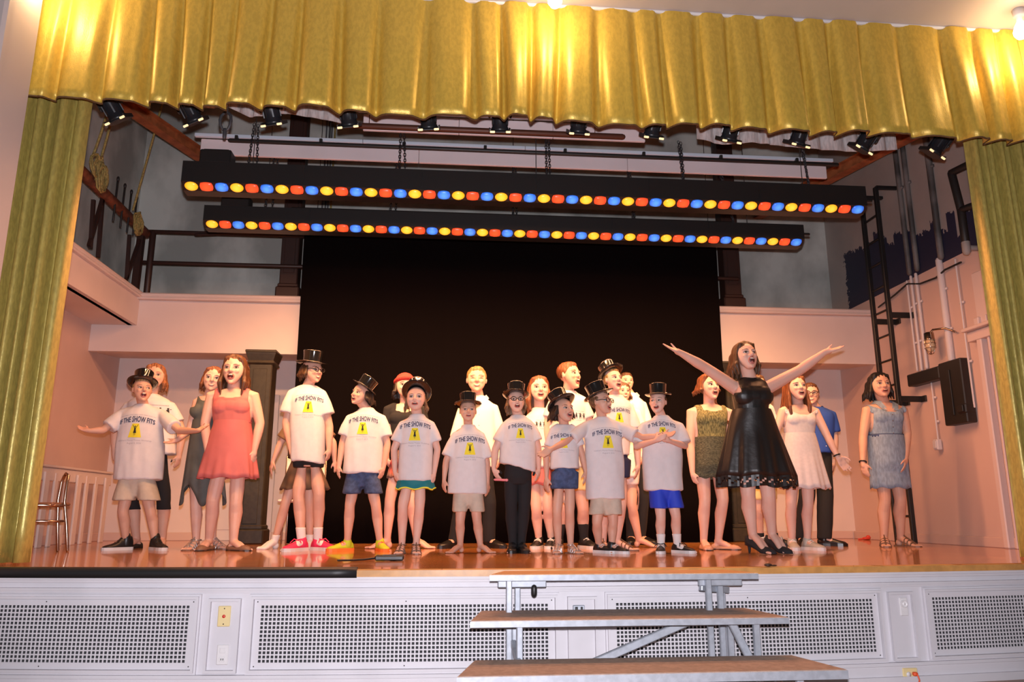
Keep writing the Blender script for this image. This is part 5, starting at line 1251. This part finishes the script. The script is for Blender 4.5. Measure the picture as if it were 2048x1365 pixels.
person('young woman in a coral sleeveless skater dress, long auburn hair, singing', 1, head=(1145, 272, 95, -3, 0, 0), sh=((972, 318), (1300, 318)), el=((962, 520), (1303, 520)), wr=((978, 700), (1268, 690)), hd=((990, 805), (1258, 795)),
    hip=(1130, 690, 92), kn=((1012, 985), (1155, 985)), ft=((965, 1308), (1160, 1310)), fdir=(-6, 52), ady=(0, -.03, 0, -.03), sk='fair', hair=('long', 'darkauburn', 362), top=('fit', CORAL, 372, 520, 1.6, 'bodice'), bottom=('skirt', CORAL, 505, 862, 912, 1285, dict(pleat=8, amp=.09, wr_=None, dpt=.6, top_hw=112)), shoes=('flat', SH_TAN), bust=True, fat=1.14, mo=.085)
person('tall girl in top hat and glasses, long white print tee and pink sneakers, looking aside', 2, head=(388, 268, 118, 50, 0, 0), sh=((222, 305), (490, 305)), el=((224, 520), (493, 540)), wr=((255, 685), (490, 680)), hd=((275, 770), (485, 755)),
    hip=(362, 720, 58), kn=((300, 965), (428, 950)), ft=((290, 1312), (445, 1308)), fdir=(-32, 52), ady=(0, -.05, 0, -.04), sk='warm', hair=('side', 'brown', 268, 1), hat=(6, 0, .64), glasses=True, mouth='smile', top=TEE_L((255, 470, 765), .60, 1.2, -12), bottom=('shorts', BLKC, 795, 52), shoes=('sneaker', SH_PINK, SH_WHITE, SH_PINK), socks=(SOCKW, .20), prt=('show', 378, 385, 168))
person('girl in brown plaid romper and white socks, hidden behind the tall girl in pink sneakers', 2, Y=2.75, head=(345, 470, 330, 0, 0, 0), sh=((225, 505), (480, 505)), el=((190, 640), (518, 640)), wr=((145, 752), (524, 752)), hd=((112, 850), (540, 820)),
    hip=(340, 740, 60), kn=((222, 1010), (368, 990)), ft=((125, 1300), (365, 1306)), fdir=(-32, 4), sk='warm', hair=('long', 'brown', 520), mouth='smile', top=('tee', PLAID, (235, 440, 740), .72, 1.25), bottom=('skirt', PLAID, 720, 930, 190, 488, dict(pleat=7, amp=.07)), shoes=None, socks=(SOCKW, .15), bust=False)
person('girl in tilted top hat, dark bob, knee-length denim shorts and lime sneakers', 2, head=(688, 408, 268, -38, 8, 10), sh=((582, 462), (858, 462)), el=((574, 640), (852, 650)), wr=((552, 785), (828, 795)), hd=((542, 862), (800, 885)),
    hip=(698, 800, 64), kn=((620, 1020), (780, 1025)), ft=((570, 1312), (815, 1312)), fdir=(-58, 22), ady=(0, -.03, 0, -.03), sk='warm', hair=('bob', 'dark', 405), hat=(-16, 14, .60), top=TEE_L((575, 815, 830), .66, 1.15), bottom=('shorts', DENIM, 958, 60, 'denim_shorts'), shoes=('sneaker', SH_LIME, SH_ORANGE, SH_ORANGE), prt=('show', 708, 512, 178), mo=.05)
person('barefoot woman in red knit cap, black scoop top and red plaid skirt', 2, Y=2.75, head=(962, 368, 212, 12, 4, -3), sh=((835, 410), (1090, 410)), el=((838, 600), (1100, 600)), wr=((850, 740), (1090, 740)), hd=((870, 810), (1080, 810)),
    hip=(960, 700, 68), kn=((868, 1000), (1000, 1000)), ft=((815, 1304), (1060, 1306)), fdir=(-68, 50), sk='fair', hair=('bob', 'dark', 372), hat=('cap',), lips=LIPSR, top=('fit', BLKC, 455, 720, 1.1, 'scoop_top'), bottom=('skirt', REDPLAID, 690, 858, 850, 1075, dict(pleat=9, amp=.06)), bust=True, mouth='smile')
person('girl with top hat pushed back, white print tee and teal shorts with yellow trim', 2, head=(1030, 448, 290, -4, 8, 0), sh=((912, 500), (1160, 500)), el=((894, 680), (1162, 680)), wr=((898, 820), (1142, 830)), hd=((922, 895), (1130, 905)),
    hip=(1025, 830, 64), kn=((948, 1030), (1052, 1030)), ft=((935, 1330), (1030, 1330)), fdir=(-8, 4), ady=(0, -.02, 0, -.02), sk='fair', hair=('pig', 'lightbrown', 455), hat=(-36, 0, .60), top=TEE_L((918, 1135, 875), .66, 1.15), bottom=('skirt', TEAL, 850, 925, 905, 1145, dict(pleat=6, amp=.05, top_hw=105, trim=SH_YTRIM, name='flared_shorts')), shoes=('sandal', SH_BROWN, SH_TAN, SH_BROWN, 1), prt=('show', 1026, 546, 190), mo=.035)
person('young man with blond crop, white dress shirt and black trousers, behind the small barefoot boy', 3, Y=2.75, head=(303, 280, 112, 0, 3, 0), sh=((175, 350), (455, 350)), el=((165, 560), (462, 560)), wr=((185, 710), (445, 710)), hd=((195, 790), (440, 790)),
    hip=(295, 740, 75), kn=((205, 1000), (385, 1000)), ft=((135, 1304), (410, 1300)), fdir=(-42, 42), sk='warm', hair=('short', 'blond'), smile=True, mouth='smile', top=('tee', SHIRT, (190, 420, 770), 1.5, 1, 0, 'dress_shirt'), bottom=('trousers', BLKC, 1255, 40), shoes=('dress', SH_GLOSS))
person('small barefoot boy in top hat, baggy white print tee and khaki shorts', 3, head=(247, 472, 328, 2, 6, 0), sh=((132, 528), (366, 528)), el=((104, 725), (372, 740)), wr=((92, 845), (374, 855)), hd=((88, 922), (378, 925)),
    hip=(248, 890, 66), kn=((196, 1110), (306, 1110)), ft=((175, 1322), (350, 1322)), fdir=(-42, 42), sk='tan', hair=('short', 'blond'), hat=(-6, 0, .63), top=TEE_L((112, 368, 938), .78, 1.2), bottom=('shorts', KHAKI, 1055, 57), prt=('show', 258, 600, 186), mo=.03)
w12 = person('girl in top hat and glasses, white print tee knotted at one hip and black leggings', 3, head=(560, 410, 262, 2, 8, 0), sh=((448, 468), (700, 468)), el=((424, 650), (702, 640)), wr=((414, 775), (706, 775)), hd=((446, 850), (700, 850)),
    hip=(572, 810, 82), kn=((528, 1010), (612, 1010)), ft=((536, 1322), (602, 1322)), fdir=(-10, 10), ady=(0, -.03, 0, -.03), fat=1.1, sk='fair', hair=('long', 'lightbrown', 425), hat=(-8, 4, .60), glasses=True, top=TEE_L((452, 690, 770), .62, 1.1, -32), bottom=('tight', BLKC, 1285, 'leggings'), shoes=('boot', SH_BLACK), prt=('show', 580, 512, 152), mo=.06)
person('smiling long-haired woman in white tee with small black figures and coral skirt', 3, Y=2.65, head=(708, 340, 172, 4, 4, 0), sh=((600, 425), (820, 425)), el=((612, 600), (830, 600)), wr=((640, 730), (815, 730)), hd=((660, 800), (800, 800)),
    hip=(712, 760, 66), kn=((690, 1030), (764, 1020)), ft=((700, 1300), (785, 1302)), fdir=(-20, -15), sk='fair', hair=('long', 'auburn', 420), top=('tee', TEE, (625, 800, 770), .6), bottom=('skirt', CORAL, 740, 880, 620, 800, dict(pleat=7, amp=.05)), shoes=('sneaker', SH_BLACK, SH_WHITE, SH_WHITE), prt=('figs', 720, 485, 120), bust=True, mo=.05)
person('girl in top hat with dark bob, tucked white print tee and denim shorts, silver sandals', 3, head=(868, 475, 312, 28, 8, 0), sh=((768, 495), (978, 495)), el=((756, 700), (990, 690)), wr=((758, 830), (1010, 790)), hd=((752, 905), (1012, 870)),
    hip=(878, 800, 62), kn=((826, 1050), (908, 1050)), ft=((832, 1326), (932, 1326)), fdir=(-14, 22), sk='tan', hair=('bob', 'dark', 468), hat=(-26, -6, .60), top=TEE_L((782, 975, 778), .58, 1.05), bottom=('shorts', DENIM, 905, 54, 'denim_shorts'), shoes=('sandal', SH_SILVER, SH_TAN, SH_SILVER, 1), prt=('show', 855, 575, 150), mo=.05)
person('tall young man with short auburn hair, white tee and pale yellow shorts, singing', 4, Y=2.55, head=(258, 252, 82, 42, 6, 0), sh=((112, 300), (385, 300)), el=((105, 500), (395, 500)), wr=((115, 660), (395, 660)), hd=((120, 750), (390, 750)),
    hip=(270, 740, 74), kn=((215, 1010), (345, 1035)), ft=((182, 1300), (372, 1300)), fdir=(-15, 20), sk='warm', hair=('short', 'auburn'), top=('tee', TEE, (140, 375, 770), .62), bottom=('shorts', CREAMC, 918, 62), shoes=('sneaker', SH_BLACK, SH_WHITE, SH_WHITE), socks=(SOCKB, .22), prt=('figs', 300, 430, 130), fat=1.05, mo=.07)
person('boy in top hat and glasses, khaki shorts, both arms stretched out low', 4, head=(462, 422, 262, 45, 6, 0), sh=((322, 468), (618, 468)), el=((232, 600), (728, 572)), wr=((140, 645), (862, 560)), hd=((48, 700), (952, 545)),
    hip=(495, 930, 66), kn=((435, 1120), (540, 1120)), ft=((475, 1322), (560, 1325)), fdir=(38, 38), ady=(-.12, -.22, -.12, -.22), sk='tan', hair=('short', 'lightbrown'), hat=(-14, -10, .62), glasses=True, top=TEE_L((372, 618, 972), .72, 1.2), bottom=('shorts', KHAKI, 1072, 60), shoes=('sneaker', SH_BLACK, SH_WHITE, SH_WHITE), prt=('show', 490, 556, 188), palm=((.1, -.9, .3), (-.1, -.8, .6)), curl=(.15, .18), mo=.045)
person('boy with top hat tilted back and navy shorts behind the boy in glasses', 4, Y=2.15, head=(540, 270, 122, 24, 8, 0), sh=((430, 345), (682, 345)), el=((428, 560), (694, 600)), wr=((440, 720), (702, 750)), hd=((450, 800), (692, 850)),
    hip=(552, 720, 74), kn=((478, 1010), (592, 1010)), ft=((478, 1330), (600, 1328)), fdir=(-10, 50), sk='fair', hair=('short', 'blond'), hat=(-30, -4, .60), top=TEE_L((440, 645, 690), .58, 1.15), bottom=('shorts', NAVY, 835, 58), shoes=('sandal', SH_BROWN, SH_TAN), prt=('show', 560, 412, 150), mo=.06)
person('barefoot woman in loose white shirt, mostly hidden behind the boy in navy shorts', 4, Y=2.8, head=(604, 335, 215, 10, 2, 0), sh=((520, 385), (730, 385)), el=((520, 560), (742, 560)), wr=((540, 700), (725, 700)), hd=((550, 770), (715, 770)),
    hip=(625, 740, 62), kn=((560, 1000), (662, 1010)), ft=((545, 1300), (745, 1304)), fdir=(-10, 62), sk='warm', hair=('bob', 'brown', 345), top=('tee', SHIRT, (545, 700, 830), 1.5, 1, 0, 'dress_shirt'), bottom=('shorts', WHITED, 880, 46), mouth='smile')
person('man in white shirt and black trousers behind the woman in loose white shirt', 4, Y=3.4, head=(628, 265, 150, 5, 2, 0), sh=((535, 330), (765, 330)), el=((530, 520), (775, 520)), wr=((545, 650), (755, 650)), hd=((555, 720), (745, 720)),
    hip=(665, 690, 68), kn=((655, 960), (735, 960)), ft=((660, 1280), (748, 1286)), fdir=(-20, 30), sk='warm', hair=('short', 'brown'), top=('tee', SHIRT, (580, 745, 720), 1.5, 1, 0, 'dress_shirt'), bottom=('trousers', BLKC, 1250, 34), shoes=('dress', SH_GLOSS), mouth='smile')
person('boy in top hat, white print tee and royal blue shorts, arms crossed, looking aside', 4, head=(832, 412, 268, -30, 4, 0), sh=((702, 470), (1010, 470)), el=((692, 628), (1008, 625)), wr=((812, 592), (905, 592)), hd=((885, 552), (818, 545)),
    hip=(865, 860, 68), kn=((850, 1080), (948, 1080)), ft=((852, 1324), (988, 1322)), fdir=(-18, 36), ady=(-.05, -.24, -.05, -.20), sk='fair', hair=('short', 'brown'), hat=(2, 0, .60), top=TEE_L((738, 996, 918), .80, 1.2), bottom=('shorts', ROYAL, 1030, 62), shoes=('sneaker', SH_BLACK, SH_WHITE, SH_BLACK), socks=(SOCKW, .20), prt=('show', 842, 502, 172), palm=((.1, .9, -.2), (-.1, .9, -.2)), curl=(.3, .3), mo=.06)
person('woman in an olive knit romper with an auburn braid over one shoulder', 5, head=(350, 412, 262, 16, 4, 0), sh=((218, 462), (490, 462)), el=((240, 680), (478, 660)), wr=((252, 850), (455, 800)), hd=((272, 925), (450, 880)),
    hip=(350, 740, 84), kn=((325, 1010), (432, 1010)), ft=((330, 1308), (440, 1306)), fdir=(-4, 48), ady=(-.02, -.09, 0, -.05), sk='fair', hair=('braid', 'auburn', 400), top=('fit', ROMPER, 492, 660, .9, 'romper_top'), bottom=[('skirt', ROMPER2, 640, 882, 254, 438, dict(pleat=8, amp=.03, top_hw=86, name='romper_shorts')), ], shoes=('flat', SH_PEACH), bust=True, fat=1.12, mo=.06)
person('woman in a black sleeveless leatherette dress singing with both arms raised wide', 5, head=(565, 242, 72, 8, 12, 0), sh=((466, 318), (722, 308)), el=((325, 222), (888, 240)), wr=((182, 138), (1040, 132)), hd=((60, 84), (1176, 95)),
    hip=(610, 640, 88), kn=((582, 975), (702, 975)), ft=((648, 1330), (758, 1328)), fdir=(24, 14), ady=(-.08, -.18, -.05, -.15), sk='fair', hair=('long', 'brown', 290), top=('fit', LEATHER, 292, 500, .35, 'bodice'), bottom=('skirt', LEATHER, 475, 872, 420, 848, dict(pleat=7, amp=.11, lace=True, top_hw=108, dpt=.62)), shoes=('heel', SH_SUEDE), bust=True, fat=1.18, heel=True, mo=.10, palm=((.1, -.5, .9), (-.1, -.3, .95)), curl=(.06, .06))
person('person in cream shorts and black shoes, hidden behind the woman in the black dress', 5, Y=2.7, head=(640, 395, 270, 0, 0, 0), sh=((560, 440), (740, 440)), el=((565, 600), (735, 600)), wr=((590, 740), (715, 740)), hd=((600, 800), (705, 800)),
    hip=(660, 820, 60), kn=((640, 1060), (705, 1060)), ft=((668, 1290), (780, 1300)), fdir=(-5, 60), sk='warm', hair=('short', 'brown'), top=('tee', TEE, (575, 740, 850), .6), bottom=('shorts', CREAMC, 1010, 46), shoes=('sneaker', SH_BLACK, SH_BLACK, SH_WHITE), socks=(SOCKB, .14), mouth='smile')
person('woman in white sleeveless sundress, one arm held out with a dark bracelet', 5, head=(868, 418, 272, 2, 8, 0), sh=((762, 462), (1002, 462)), el=((748, 610), (1052, 630)), wr=((765, 740), (1112, 752)), hd=((785, 820), (1186, 850)),
    hip=(890, 740, 72), kn=((838, 1020), (938, 1020)), ft=((852, 1308), (962, 1308)), fdir=(-16, 16), ady=(0, 0, -.05, -.10), sk='fair', hair=('long', 'auburn', 560), top=('fit', WHITED, 512, 640, .5, 'bodice'), bottom=('skirt', WHITED, 615, 945, 782, 1066, dict(pleat=9, amp=.08, top_hw=88, dpt=.65)), shoes=('sneaker', SH_GREY, SH_WHITE, SH_WHITE), bust=True, bracelet=(1, BLACK), palm=(None, (-.2, -.9, .1)), curl=(.28, .1), mo=.055)
person('young man in blue polo shirt, black trousers and glasses', 5, head=(952, 445, 318, -22, 0, 0), sh=((868, 478), (1112, 478)), el=((880, 640), (1098, 650)), wr=((890, 760), (1088, 795)), hd=((890, 830), (1074, 895)),
    hip=(985, 725, 70), kn=((930, 990), (1040, 990)), ft=((905, 1280), (1070, 1284)), fdir=(-10, 58), sk='warm', hair=('short', 'darkauburn'), glasses=True, mouth='smile', top=('tee', POLO, (900, 1075, 735), .66, 1.0, 0, 'polo'), bottom=('trousers', BLKC, 1240, 40), shoes=('dress', SH_GLOSS))
person('woman in a light chambray shirt dress with black hair before the ladder', 6, head=(370, 362, 205, -4, 4, 0), sh=((262, 412), (538, 412)), el=((268, 600), (540, 580)), wr=((266, 765), (530, 740)), hd=((290, 862), (520, 840)),
    hip=(408, 700, 78), kn=((402, 985), (498, 985)), ft=((405, 1286), (535, 1284)), fdir=(-26, 18), ady=(-.02, -.10, -.02, -.10), sk='tan', hair=('bob', 'black', 385), top=('fit', CHAMBRAY, 455, 610, .5, 'shirt_bodice'), bottom=('skirt', CHAMBRAY, 595, 922, 322, 560, dict(pleat=8, amp=.035, top_hw=104, dpt=.6)), shoes=('sandal', SH_BROWN, SH_TAN), bust=True, fat=1.12, bracelet=(0, BLACK), mo=.035)
# pink stick held by the girl in leggings
a = onY(*PX(3, 446, 846), w12['root'].location.y-.06); b_ = onY(*PX(3, 496, 848), w12['root'].location.y-.10)
mb = MB(); mb.tube([a-(b_-a)*.5, a, b_], .010, 8); mb.tube([b_, b_+(b_-a)*.08], .012, 8); o = mb.build('stick', mat('pink_plastic', (.75, .25, .30), .4), None, True); o['label'] = 'short pink stick in the hand of the girl in leggings'; o['category'] = 'stick'
